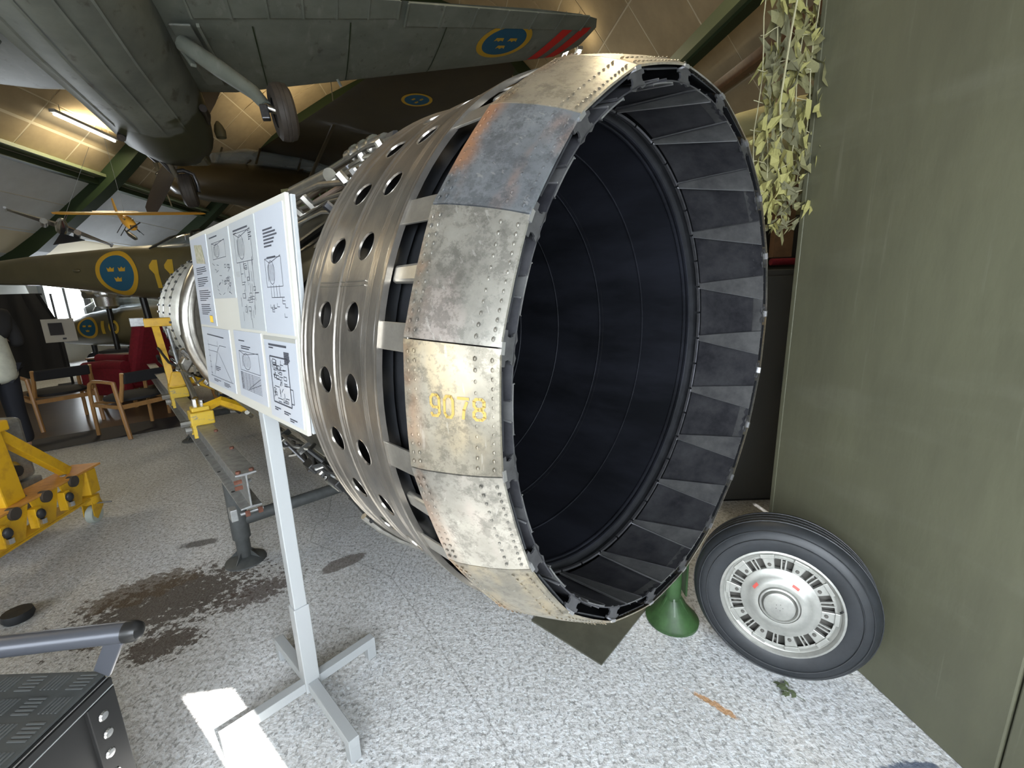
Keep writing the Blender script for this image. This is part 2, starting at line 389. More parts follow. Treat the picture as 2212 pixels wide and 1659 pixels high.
wl = hbox(MB(), -10.1, -10, H0, H1, 0, 2.2).build('wall_left', 'wall_grey'); wl['kind'] = 'structure'
# longitudinal green rails and white ledges
def rail(g, z, w, hgt, m, name):
    o = hbox(MB(), g-w/2, g+w/2, H0, H1, z-hgt/2, z+hgt/2).build(name, m); o['kind'] = 'structure'; return o
rail(-7.22, 3.98, .14, .1, 'steel_green', 'trim_1'); rail(-7.1, 4.1, .22, .06, 'steel_green_light', 'trim_2')
rail(3.3, 4.39, .14, .18, 'steel_green', 'trim_3'); rail(3.19, 4.42, .08, .16, 'steel_green_light', 'trim_4'); rail(3.83, 4.12, .1, .14, 'wood_brown', 'trim_5')
# arched ribs
def rib(h, d, w):
    pts = arch_line(1.0, 12, .45); vs = []
    def nrm(i):
        a = pts[max(i-1, 0)]; b2 = pts[min(i+1, len(pts)-1)]; dd = V(b2[0]-a[0], 0, b2[1]-a[1]).normalized(); return V(dd.z, 0, -dd.x)
    rings = []
    for i, p in enumerate(pts):
        n = nrm(i); a = V(p[0], 0, p[1]); b2 = a+n*d
        rings.append([hp(a.x, h-w/2, a.z), hp(a.x, h+w/2, a.z), hp(b2.x, h+w/2, b2.z), hp(b2.x, h-w/2, b2.z)])
    rings.insert(0, [hp(-10, h-w/2, 0), hp(-10, h+w/2, 0), hp(-10+d, h+w/2, 0), hp(-10+d, h-w/2, 0)])
    return MB().loft(rings).build('rib', 'steel_green', ce)
for h in (3, 11, 15, 19): rib(h, .28, .3)
# far wall and back wall with window openings
def arch_wall(name, h, m, holes, th=.12):
    root = empty(name, hp(0, h, 0), kind='structure'); bpy.context.view_layer.update()
    gs = sorted(set([-10, 6]+[x for H in holes for x in H[:2]])); zs = sorted(set([0, 2.2]+[x for H in holes for x in H[2:]]))
    o = MB()
    for i in range(len(gs)-1):
        for j in range(len(zs)-1):
            gm, zm = (gs[i]+gs[i+1])/2, (zs[j]+zs[j+1])/2
            if any(H[0] < gm < H[1] and H[2] < zm < H[3] for H in holes): continue
            hbox(o, gs[i], gs[i+1], h-th/2, h+th/2, zs[j], zs[j+1])
    under(o.build('wall_base', m), root)
    up = MB(); pts = [p for p in arch_line(1, 12, .5) if p[1] >= zs[-1]-1e-3]
    mid = [(-10, zs[-1])] if pts[0][0] > -10 else []
    poly = [(g, z) for g, z in pts]
    up.prism(poly, th, Matrix.Translation(hp(0, h, 0)) @ Matrix((GG, V(0, 0, 1), HH)).transposed().to_4x4())
    under(up.build('gable', m), root); return root
BW = [(-4.7, -1.9, .8, 2.15), (-1.25, .15, .85, 2.15), (.35, 1.2, .85, 2.15)]
# unseen opening added and sized to throw the sun patch on the floor
BW.append((1.0, 1.4, 2.15, 2.61))
wb = arch_wall('wall_back', -1.2, 'wall_grey', BW)
mm = Matrix.Translation(hp(0, -1.2, 0)) @ Matrix((GG, V(0, 0, 1), HH)).transposed().to_4x4()
under(MB().prism([(.99, 2.14), (1.135, 2.14), (1.03, 2.62), (.99, 2.62)], .03, mm).build('sun_mask', 'wall_dark'), wb)  # slanted infill added out of view to shape the sun patch
under(MB().prism([(1.305, 2.14), (1.41, 2.14), (1.41, 2.62), (1.235, 2.62)], .03, mm).build('sun_mask', 'wall_dark'), wb)
def window(name, h, H, cols, rows, glow=None):
    root = empty(name, hp((H[0]+H[1])/2, h, H[2]), kind='structure'); bpy.context.view_layer.update(); fr = MB(); w = .04
    for a, b2, c, d in ((H[0], H[1], H[2], H[2]+w), (H[0], H[1], H[3]-w, H[3]), (H[0], H[0]+w, H[2], H[3]), (H[1]-w, H[1], H[2], H[3])): hbox(fr, a, b2, h-.05, h+.05, c, d)
    under(fr.build('window_frame', 'white_paint'), root)
    for i in range(1, cols): g = H[0]+(H[1]-H[0])*i/cols; under(hbox(MB(), g-.02, g+.02, h-.03, h+.03, H[2], H[3]).build('mullion', 'white_paint'), root)
    for i in range(1, rows): z = H[2]+(H[3]-H[2])*i/rows; under(hbox(MB(), H[0], H[1], h-.03, h+.03, z-.015, z+.015).build('glazing_bar', 'white_paint'), root)
window('window_1', -1.2, BW[0], 4, 3); window('window_2', -1.2, BW[1], 2, 3); window('window_3', -1.2, BW[2], 2, 3)
arch_wall('wall_far', 19.2, 'wall_grey', [])
# bright windows in the left-hand wall, seen under the jet
def side_window(name, h0, h1, z0, z1, n, g=-9.97, m='window_glow'):
    root = empty(name, hp(g, (h0+h1)/2, z0), kind='structure'); bpy.context.view_layer.update()
    for i in range(n):
        a = h0+(h1-h0)*i/n; b2 = h0+(h1-h0)*(i+1)/n
        under(hbox(MB(), g-.01, g, a+.04, b2-.04, z0+.04, z1-.04).build('window_pane', m), root)
        under(hbox(MB(), g-.02, g+.05, a-.04, a+.04, z0, z1).build('mullion', 'white_paint'), root)
    under(hbox(MB(), g-.02, g+.05, h1-.04, h1+.04, z0, z1).build('mullion', 'white_paint'), root)
    under(hbox(MB(), g-.02, g+.06, h0, h1, z1, z1+.06).build('window_head', 'white_paint'), root)
    under(hbox(MB(), g-.02, g+.08, h0, h1, z0-.05, z0).build('window_sill', 'white_paint'), root)
side_window('window_4', 12.35, 13.55, 1.08, 2.03, 2)
mat('window_dull', (.55, .6, .5), .4, emit=.5)
side_window('window_5', 13.7, 15.0, 1.4, 2.03, 2, m='window_dull')
# ------------------------------------------------------------------ the jet engine (local z runs forward along its axis)
C0 = V(.455, 1.109, 1.295); AX = V(-.698, .716, .010).normalized(); UX = V(0, 0, 1).cross(AX).normalized(); WX = AX.cross(UX)
RE = Matrix((UX, WX, AX)).transposed()
eng = empty('jet_engine', C0, RE, 'huge bare metal jet engine with open ringed exhaust nozzle pointing at the viewer', 'engine')
PH = math.radians(10.2); ST = math.radians(18); D = math.radians
def cy(r, a, s): return V(r*cos(a), r*sin(a), s)
def interp(prof, s):
    for (s0, r0), (s1, r1) in zip(prof, prof[1:]):
        if s <= s1: u = (s-s0)/(s1-s0); return r0+(r1-r0)*u
    return prof[-1][1]
OUT = [(0, .670), (.03, .6875), (.07, .706), (.11, .721), (.14, .731), (.168, .736)]
def on_panel(k, u, s, off=0.):
    """point on flat-faced outer petal k, u 0..1 across, s forward"""
    r = interp(OUT, s); a0, a1 = PH+ST*(k-1), PH+ST*k
    p = cy(r, a0, s).lerp(cy(r, a1, s), u); am = (a0+a1)/2
    return p + cy(off, am, 0) + V(0, 0, 0)
tints = {0: 'petal_gold', 1: 'petal_silver', 2: 'petal_blue', 3: 'petal_tan', 19: 'petal_silver', 18: 'petal_gold', 17: 'petal_tan'}
def petal(k):
    NS, NU = 14, 4; o = MB(); th = .004; grid = []
    for off in (0, -th):
        for i in range(NS+1):
            s = .168*i/NS
            for j in range(NU+1): grid.append(on_panel(k, .006+.988*j/NU, s, off+.0035*sin(PI*j/NU)))
    n = (NS+1)*(NU+1); fs = []
    for i in range(NS):
        for j in range(NU):
            a = i*(NU+1)+j; fs.append((a, a+1, a+NU+2, a+NU+1)); fs.append((n+a, n+a+NU+1, n+a+NU+2, n+a+1))
    ring = [j for j in range(NU+1)]+[i*(NU+1)+NU for i in range(1, NS+1)]+[NS*(NU+1)+j for j in range(NU-1, -1, -1)]+[i*(NU+1) for i in range(NS-1, 0, -1)]
    for q in range(len(ring)): a, b2 = ring[q], ring[(q+1) % len(ring)]; fs.append((a, n+a, n+b2, b2))
    o.add(grid, fs)
    p = o.build('outer_petal', tints.get(k, ('petal_tan', 'petal_silver')[k % 2]), eng, smooth=.35)
    rv = MB(); inner = k == 0
    for s, cnt, ph in ((.1585, 13, .0), (.143, 13, .3), (.036, 11, .2), (.011, 13, 0)):
        for j in range(cnt):
            u = .06+.88*(j+.5*ph)/(cnt-.5); c = on_panel(k, u, s, .0012 if not inner else .0006)
            am = PH+ST*(k-.5); n0 = cy(1, am, .35).normalized(); x = V(-sin(am), cos(am), 0); y = n0.cross(x); r = .0046
            base = [c+(x*cos(t)+y*sin(t))*r for t in [2*PI*q/7 for q in range(7)]]; mid = [c+n0*.0019+(x*cos(t)+y*sin(t))*r*.65 for t in [2*PI*q/7 for q in range(7)]]
            rv.add(base+mid+[c+n0*.0026], [(q, (q+1) % 7, 7+(q+1) % 7, 7+q) for q in range(7)]+[(7+q, 7+(q+1) % 7, 14) for q in range(7)])
    rv.build('rivet_rows', p.data.materials[0], p, smooth=True, kind='stuff')
    # doubled inner plate behind the exit edge
    q0 = MB(); vs = []
    for off in (-.0075, -.0105):
        for s in (.0035, .12):
            for u in (.2, .82): vs.append(on_panel(k, u, s, off))
    q0.add(vs, [(0, 1, 3, 2), (4, 6, 7, 5), (0, 4, 5, 1), (1, 5, 7, 3), (3, 7, 6, 2), (2, 6, 4, 0)])
    q0.build('backing_plate', 'black_inner', p, smooth=.3)
    return p
petals = [petal(k) for k in range(20)]
# gold stencilled digits on petal 0: strokes with stencil breaks
SEG = {'9': [[(.1, .62), (.1, .85), (.3, 1), (.42, 1)], [(.58, 1), (.7, 1), (.9, .85), (.9, .15), (.7, 0), (.5, 0)], [(.42, .42), (.3, .42), (.1, .55), (.1, .6)], [(.12, .12), (.25, 0), (.35, 0)], [(.58, .42), (.8, .42)]],
       '0': [[(.42, 1), (.3, 1), (.1, .82), (.1, .18), (.3, 0), (.42, 0)], [(.58, 1), (.7, 1), (.9, .82), (.9, .18), (.7, 0), (.58, 0)]],
       '7': [[(.05, .97), (.95, .97)], [(.8, .8), (.55, .42), (.47, 0)]],
       '8': [[(.42, 1), (.28, 1), (.1, .88), (.1, .66), (.28, .53), (.42, .53)], [(.58, 1), (.72, 1), (.9, .88), (.9, .66), (.72, .53), (.58, .53)], [(.42, .47), (.28, .47), (.07, .34), (.07, .13), (.28, 0), (.42, 0)], [(.58, .47), (.72, .47), (.93, .34), (.93, .13), (.72, 0), (.58, 0)]]}
for i, ch in enumerate('9078'):
    o = MB(); s1 = .1125-.0248*i; w = .0188; hh = .034
    for st in SEG[ch]:
        for (x0, y0), (x1, y1) in zip(st, st[1:]):
            d = V((x1-x0)*w, (y1-y0)*hh); d.normalize(); nn = V(-d.y, d.x)*.0023; e = d*.0012; q = []
            for x, y, sg in ((x0, y0, -1), (x1, y1, 1)):
                for t in (1, -1):
                    px, py = x*w+e.x*sg+nn.x*t, y*hh+e.y*sg+nn.y*t; q.append(on_panel(0, (.5*.212+.0035+py-.5*hh+.006)/.217, s1-px, .0042))
            o.add(q, [(0, 2, 3, 1)])
    o.build('stencil_digit', 'stencil_gold', petals[0])
# exit-edge tie brackets with notches, alternate hinge blocks, ejector struts
def bracket(k):
    a = PH+ST*k; x = V(-sin(a), cos(a), 0); y = V(cos(a), sin(a), 0); M = Matrix((x, y, V(0, 0, 1))).transposed().to_4x4(); M.translation = cy(.6665, a, .006)
    w = .029; q = tan9 = math.tan(D(9)); P = []
    P += [(-w, -w*q-.003), (-w*.55, -w*q*.55-.001), (0, 0), (w*.55, -w*q*.55-.001), (w, -w*q-.003), (w, -.014)]
    P += [(w*.8+.004*cos(t)-.002, -.02+.0065*sin(t)) for t in (D(60), D(120), D(180), D(240), D(300))][:5]
    P += [(w*.95, -.034), (.014, -.037), (0, -.030), (-.014, -.037), (-w*.95, -.034)]
    P += [(-w*.8-.004*cos(t)+.002, -.02-.0065*sin(t)) for t in (D(60), D(120), D(180), D(240), D(300))][:5]
    P += [(-w, -.014)]
    MB().prism(P, .004, M).build('tie_bracket', 'bracket_metal', eng)
    c = cy(.6645, a, .002)
    MB().box(c, (.007, .02, .008), Matrix((y, x, V(0, 0, 1))).transposed()).build('edge_clip', 'edge_metal', eng)
    # strut joining petals to the shroud
    o = MB(); vs = []
    for r in (.731, .726):
        for s, r2 in ((.163, 0), (.262, .003)):
            for t in (-1.95, 1.95): vs.append(cy(r+r2, a+D(t), s))
    o.add(vs, [(0, 1, 3, 2), (4, 6, 7, 5), (0, 4, 5, 1), (1, 5, 7, 3), (3, 7, 6, 2), (2, 6, 4, 0)])
    o.build('strut', 'strut_metal', eng, bevel=.001)
    if k % 2 == 1:
        b = a-ST/2; xx = V(-sin(b), cos(b), 0); yy = V(cos(b), sin(b), 0)
        MB().box(cy(.716, b, .214), (.016, .036, .085), Matrix((yy, xx, V(0, 0, 1))).transposed(), .9).build('hinge_arm', 'strut_metal', eng, bevel=.006)
for k in range(20): bracket(k)
# exit flaps: wide flaps behind, tapered wedge flaps in front
def flap(a, wf, wa, r_off, name, m, ribs=True):
    o = MB(); n = 6; NS = 5; g = []
    for i in range(NS+1):
        u = i/NS; s = .004+u*.232; r = .632+.03*u+r_off-(.006*(1-u)**3 if name == 'wide_flap' else 0); w = wa+(wf-wa)*u
        for j in range(n+1):
            v = -1+2*j/n; g.append(cy(r, a+D(w)*v, s))
    for i in range(NS+1):
        for j in range(n+1):
            p = g[i*(n+1)+j]; q = V(p); l = math.hypot(q.x, q.y); q.x *= (l+.003)/l; q.y *= (l+.003)/l; g.append(q)
    N = (NS+1)*(n+1); fs = []
    for i in range(NS):
        for j in range(n): b2 = i*(n+1)+j; fs += [(b2, b2+n+1, b2+n+2, b2+1), (N+b2, N+b2+1, N+b2+n+2, N+b2+n+1)]
    ring = list(range(n+1))+[i*(n+1)+n for i in range(1, NS+1)]+[NS*(n+1)+j for j in range(n-1, -1, -1)]+[i*(n+1) for i in range(NS-1, 0, -1)]
    for q in range(len(ring)): c, d = ring[q], ring[(q+1) % len(ring)]; fs.append((c, d, N+d, N+c))
    o.add(g, fs)
    p = o.build(name, m, eng, smooth=.5)
    # bright folded edges
    for sg in (-1, 1):
        pts = []
        for i in range(NS+1):
            u = i/NS; pts.append(cy(.632+.03*u+r_off-.0015, a+D(wa+(wf-wa)*u)*sg, .004+u*.232))
        MB().tube(pts, .0016 if name == 'wide_flap' else .0012, 5).build('folded_edge', 'edge_metal' if sg > 0 else 'bracket_metal', p, smooth=True)
    return p
rj = random.Random(9)
for k in range(20):
    a = PH+ST*k
    jr = rj.uniform(-.0012, .0012); w = flap(a+D(rj.uniform(-.25, .25)), 8.9, 7.4, .0075+jr, 'wide_flap', 'flap_metal')
    MB().lathe([(.6345, .006), (.639, .035), (.6405, .038)], 5, a-D(6), a+D(6)).build('pressed_edge', 'wedge_metal', w, smooth=True)
    flap(a+ST/2+D(rj.uniform(-.3, .3)), .9, 3.9, -.002+rj.uniform(-.001, .0015), 'wedge_flap', 'wedge_metal')
def ring(name, prof, m, n=96, smooth=.6, parent=None, **kw): return MB().lathe(prof, n).build(name, m, parent or eng, smooth=smooth, **kw)
# hinge ring of short segments, groove and liner sections with raised seams
for k in range(40):
    a = PH+ST/2*k
    MB().lathe([(.660, .236), (.655, .238), (.655, .246), (.660, .249)], 6, a+D(.3), a+D(8.7)).build('hinge_segment', 'bracket_metal', eng, smooth=.5)
ring('groove_ring', [(.668, .244), (.672, .262), (.672, .27), (.655, .276)], 'black_inner')
ring('liner_lip', [(.655, .276), (.651, .279), (.651, .286), (.658, .288), (.658, .293), (.6515, .297), (.651, .302), (.656, .306)], 'liner')
seams = [(.306, .656), (.49, .655), (.71, .652), (.96, .646), (1.22, .636), (1.55, .615), (2.0, .57)]
for (s0, r0), (s1, r1) in zip(seams, seams[1:]):
    ring('liner_section', [(r0, s0), (r1, s1-.006), (r1-.003, s1-.0045), (r1-.003, s1-.001), (r1+.001, s1)], 'liner')
ring('liner_section', [(.57, 2.0), (.5, 2.6), (.3, 2.75), (.02, 2.8)], 'black_inner')
for r in (.2, .33, .46): ring('flame_ring', [(r, 2.45), (r+.02, 2.42), (r+.02, 2.5), (r, 2.45)], 'black_inner')
# dark duct behind the cut windows
ring('inner_duct', [(.668, .02), (.672, .14), (.682, .17), (.69, .3), (.69, .6), (.66, .64)], 'black_inner', parent=eng)
# perforated shroud: two bands of round holes between rolled beads
SH = eng
def hole_band(s0, s1, sc, hr, n, ph, rp, name, m):
    o = MB(); rows = 24
    for k in range(n):
        ac = ph+2*PI*k/n; half = PI/n
        def P(u, v): return cy(interp(rp, sc+v), ac+u/interp(rp, sc), sc+v)
        R0 = interp(rp, sc); hu = half*R0
        inner, outer, lip, lip2 = [], [], [], []
        for q in range(rows):
            t = 2*PI*q/rows; c, s = cos(t), sin(t)
            inner.append(P(hr*c, hr*s)); lp = V(P(hr*.97*c, hr*.97*s)); l = math.hypot(lp.x, lp.y)
            lip.append(V(lp.x*(l+.001)/l, lp.y*(l+.001)/l, lp.z)); lq = V(P(hr*.95*c, hr*.95*s)); lip2.append(V(lq.x*(l-.003)/l, lq.y*(l-.003)/l, lq.z))
            b0, b1 = s0-sc, s1-sc; f = 1e9
            if c > 1e-9: f = min(f, hu/c)
            if c < -1e-9: f = min(f, -hu/c)
            if s > 1e-9: f = min(f, b1/s)
            if s < -1e-9: f = min(f, b0/s)
            outer.append((f*c, f*s))
        vs = lip2+lip+inner; base = len(vs)
        steps = 3
        for st in range(1, steps+1):
            for q in range(rows):
                t = 2*PI*q/rows; u = st/steps; x = hr*cos(t)*(1-u)+outer[q][0]*u; y = hr*sin(t)*(1-u)+outer[q][1]*u; vs.append(P(x, y))
        fs = []
        for L_ in range(2+steps):
            for q in range(rows): fs.append((L_*rows+q, L_*rows+(q+1) % rows, (L_+1)*rows+(q+1) % rows, (L_+1)*rows+q))
        # corner fill
        last = (2+steps)*rows; n0 = len(vs)
        cs = [(hu, s1-sc), (-hu, s1-sc), (-hu, s0-sc), (hu, s0-sc)]; vs += [P(*c) for c in cs]
        for ci, (cx, cz) in enumerate(cs):
            tc_ = math.atan2(cz, cx) % (2*PI); q0 = int(tc_/(2*PI)*rows); fs.append((last+q0 % rows, n0+ci, last+(q0+1) % rows))
        o.add(vs, fs)
    return o.build(name, m, eng, smooth=.5)
RP = [(.25, .7385), (.37, .7345), (.5, .7345), (.61, .745)]
def rr(s): return interp(RP, s)
NH = 32
hole_band(.332, .408, .368, .031, NH, D(1.2), RP, 'shroud_band', 'shroud')
hole_band(.458, .540, .499, .031, NH, D(1.2), RP, 'shroud_band', 'shroud')
def beadprof(s0, s1, beads, n=60):
    out = []
    for i in range(n+1):
        s = s0+(s1-s0)*i/n; r = rr(s)
        for c, w, h in beads:
            d = (s-c)/w
            if abs(d) < 1: r += h*cos(d*PI/2)**2
        out.append((r, s))
    return out
ring('shroud_ring', [(.7275, .256), (.7265, .2525), (.7385, .252)]+beadprof(.252, .332, [(.262, .006, .001), (.300, .003, .0008), (.306, .003, .0008), (.312, .003, .0008), (.318, .003, .0008)]), 'shroud', 128)
ring('shroud_ring', beadprof(.408, .458, [(.420, .007, .002), (.433, .004, .001), (.447, .007, .0035)]), 'shroud', 128)
ring('shroud_ring', beadprof(.540, .612, [(.551, .007, .003), (.566, .003, .001), (.572, .003, .001), (.590, .008, .0035), (.607, .005, .003)])+[(.72, .613), (.66, .63)], 'shroud', 128)
ring('inner_sleeve', [(.7, .26), (.7, .6)], 'black_inner')
for sa in (.408, .458):
    pass
for a0 in (17.3, 18.0):   # weld seams running fore and aft
    MB().tube([cy(rr(s)+.0008, D(a0), s) for s in [.33+.01*i for i in range(22)]], .0012, 5).build('weld_seam', 'pipe', eng, smooth=True)
# casing running forward, flanges, bands and bolts
ring('casing', [(.66, .63), (.662, .7), (.655, 1.2), (.645, 1.25), (.645, 1.9), (.62, 2.0), (.6, 2.45), (.585, 2.6)], 'casing')
for s, r in ((.70, .672), (1.22, .668), (1.92, .655), (2.5, .62)): ring('flange', [(r-.02, s-.012), (r, s-.012), (r, s+.012), (r-.02, s+.012)], 'casing_silver', smooth=.3)
FAN = [(2.6, .585, 2.95, .60), (2.95, .60, 3.4, .57), (3.4, .57, 3.85, .585), (3.85, .585, 4.3, .575), (4.3, .575, 4.75, .56), (4.75, .56, 5.05, .52)]
for i, (s0, r0, s1, r1) in enumerate(FAN):
    ring('fan_casing', [(r0, s0), ((r0+r1)/2-.01, (s0+s1)/2), (r1, s1)], 'casing_silver' if i % 2 else 'chrome', 72)
    ring('bolt_flange', [(r1-.01, s1-.03), (r1+.03, s1-.03), (r1+.03, s1), (r1-.01, s1)], 'casing_silver', 72, smooth=.3)
    b = MB()
    for k in range(60): a = 2*PI*k/60; b.box(cy(r1+.033, a, s1-.015), (.012, .016, .045), Matrix((V(cos(a), sin(a), 0), V(-sin(a), cos(a), 0), V(0, 0, 1))).transposed())
    b.build('bolt_row', 'black_metal', eng, kind='stuff')
ring('intake_lip', [(.52, 5.05), (.535, 5.1), (.52, 5.16), (.49, 5.14), (.47, 5.0)], 'chrome', 72)
# large bleed pipe arching over the fan casing
MB().tube([cy(.655, D(t), 2.80) for t in range(-38, 60, 7)], .04, 12).build('bleed_pipe', 'pipe', eng, smooth=True)
rnd0 = random.Random(21)
# pipes, couplings and clamps along the top and the lower flank
def epipe(pts, r, m='pipe', name='pipe', n=8): return MB().tube([cy(R, D(a), s) for R, a, s in pts], r, n).build(name, m, eng, smooth=True)
epipe([(.70, 58, .74), (.70, 56, 1.1), (.70, 54, 1.5), (.69, 50, 2.2), (.66, 48, 3)], .013)
epipe([(.72, 52, .70), (.715, 50, 1.0), (.71, 45, 1.25), (.70, 38, 1.6), (.70, 34, 2.2)], .010, 'chrome')
epipe([(.71, 66, .72), (.71, 64, 1.2), (.71, 66, 1.8), (.69, 66, 2.6)], .016)
epipe([(.705, 47, .8), (.735, 46, .95), (.735, 46, 1.25), (.71, 47, 1.4), (.70, 46, 2.)], .009)
epipe([(.735, 60, .78), (.74, 60, 1.02)], .026, 'pipe', 'actuator', 14)
epipe([(.74, 60, 1.02), (.73, 60, 1.3)], .014, 'chrome', 'piston_rod', 10)
epipe([(.735, 50, .96), (.735, 50, 1.28)], .022, 'casing_silver', 'actuator', 14)
for s in (.84, .9, .96): epipe([(.74, 60, s), (.74, 60, s+.014)], .031, 'chrome', 'clamp_band', 14)
for (R, a, s) in ((.735, 50, 1.30), (.72, 44, 1.24), (.74, 60, .72), (.715, 38, 1.6)): epipe([(R, a, s), (R, a, s+.04)], .014, 'bracket_metal', 'pipe_nut', 6)
for (R, a, s) in ((.73, 54, .7), (.72, 56, .86), (.725, 45, .78), (.72, 64, .9), (.72, 68, 1.1), (.72, 42, 1.0)):
    epipe([(R-.03, a, s), (R+.02, a+.5, s+.01)], .013, 'pipe', 'fitting', 6)
for k, (a, R, r) in enumerate(((43, .70, .006), (41, .695, .005), (55, .715, .007), (62, .71, .006), (70, .71, .008), (74, .70, .006), (36, .69, .006), (48.5, .69, .008), (58, .735, .006))):
    epipe([(R, a, .66), (R+.012, a+rnd0.uniform(-2, 2), .85), (R, a+rnd0.uniform(-3, 3), 1.15), (R-.005, a+rnd0.uniform(-4, 4), 1.6), (R-.03, a, 2.3)], r, ('pipe', 'chrome', 'casing_silver', 'copper')[k % 4])
for k in range(14):
    a = rnd0.uniform(36, 72); s = rnd0.uniform(.68, 1.5); epipe([(.695, a, s), (.73, a, s)], rnd0.uniform(.007, .014), ('chrome', 'pipe', 'bracket_metal')[k % 3], 'fitting', 6)
for k in range(22):
    a = rnd0.uniform(-52, -24); s = rnd0.uniform(.64, 1.5); R = .70
    epipe([(R, a, s), (R+rnd0.uniform(.01, .045), a+rnd0.uniform(-3, 3), s+.06), (R+rnd0.uniform(0, .03), a+rnd0.uniform(-4, 4), s+.14), (R-.01, a+rnd0.uniform(-3, 3), s+.22)], rnd0.uniform(.004, .009), ('black_metal', 'pipe', 'chrome', 'bracket_metal')[k % 4], 'cable', 6)
for k in range(12):
    a = rnd0.uniform(-50, -24); s = rnd0.uniform(.66, 1.4); epipe([(.69, a, s), (.735, a, s)], rnd0.uniform(.008, .016), ('chrome', 'bracket_metal', 'black_metal')[k % 3], 'fitting', 6)
for t, s in ((5, .66), (-8, .66), (12, .66), (22, .66), (-22, .66)):
    pass
epipe([(.712, t, .668) for t in range(32, -34, -6)], .0085, 'chrome', 'ring_pipe')
for t in (26, 8, -12, -28): epipe([(.69, t, .668), (.73, t+.3, .668)], .011, 'black_metal', 'pipe_clip', 6)
epipe([(.705, 20, .70), (.69, 14, .9), (.68, 4, 1.1), (.68, -6, 1.5)], .012, 'black_metal')
epipe([(.685, 38, .72), (.67, 30, 1.1), (.67, 26, 1.6)], .012, 'black_metal')
for a in (-30, -33.5, -40): epipe([(.70, a, .66), (.69, a, 1.2), (.685, a+1, 2.0), (.66, a+2, 3)], .007, 'casing_silver')
epipe([(.75, -36, .62), (.73, -33, .75), (.72, -30, .9), (.705, -28, 1.1)], .009, 'black_metal', 'hose')
for k in range(7):
    a = -27-.9*k; epipe([(.70, a, .84+.02*k), (.735, a-1.2, .92), (.70, a-1.8, 1.02+.015*k)], .006, 'chrome' if k % 2 else 'black_metal', 'cable_loop', 6)
for k, (a, s) in enumerate(((-31, .80), (-35, .9), (-34, 1.08), (-30, 1.3), (-42, .86), (-46, .74))):
    MB().box(cy(.72, D(a), s), (.045, .04, .06), Matrix((V(cos(D(a)), sin(D(a)), 0), V(-sin(D(a)), cos(D(a)), 0), V(0, 0, 1))).transposed()).build('junction_block', 'casing_silver' if k % 2 else 'black_metal', eng, bevel=.004)
epipe([(.755, a, .632) for a in range(-34, -78, -6)], .010, 'pipe', 'drain_pipe')
for (a, s) in ((8, .78), (20, .9), (-4, 1.0), (-20, 1.2), (2, 1.5)):
    epipe([(.662, a, s), (.667, a, s)], .012, 'black_metal', 'rivet', 8)
# gearbox and clutter of accessories hung below the front end
rnd = random.Random(3)
for k in range(46):
    a = rnd.uniform(-88, -22); s = rnd.uniform(2.6, 4.9); R = rnd.uniform(.60, .74)
    kind = k % 4
    if kind == 0: epipe([(R, a, s), (R+.02, a+rnd.uniform(-4, 4), s+rnd.uniform(.1, .22))], rnd.uniform(.03, .055), rnd.choice(['black_metal', 'casing_silver', 'chrome']), 'pump_body', 12)
    elif kind == 1: MB().box(cy(R, D(a), s), (.07, .1, .12), Matrix.Rotation(rnd.uniform(0, 3), 3, 'Z')).build('gearbox_block', rnd.choice(['black_metal', 'pipe']), eng, bevel=.01)
    else:
        pts = [(R, a, s)]
        for q in range(3): pts.append((min(.78, R+rnd.uniform(0, .05)), pts[-1][1]+rnd.uniform(-9, 9), pts[-1][2]+rnd.uniform(-.15, .2)))
        epipe(pts, rnd.uniform(.008, .016), rnd.choice(['chrome', 'pipe', 'black_metal', 'casing_silver']), 'fuel_pipe', 7)
# ------------------------------------------------------------------ engine stand: two steel beams on tube trestles with yellow clamps
AH = (Matrix.Rotation(-.0227, 3, 'Z') @ V(AX.x, AX.y, 0)).normalized(); UH = V(-AH.y, AH.x, 0)
RB = Matrix((UH, AH, V(0, 0, 1))).transposed()                   # x toward the viewer's left, y forward along the engine
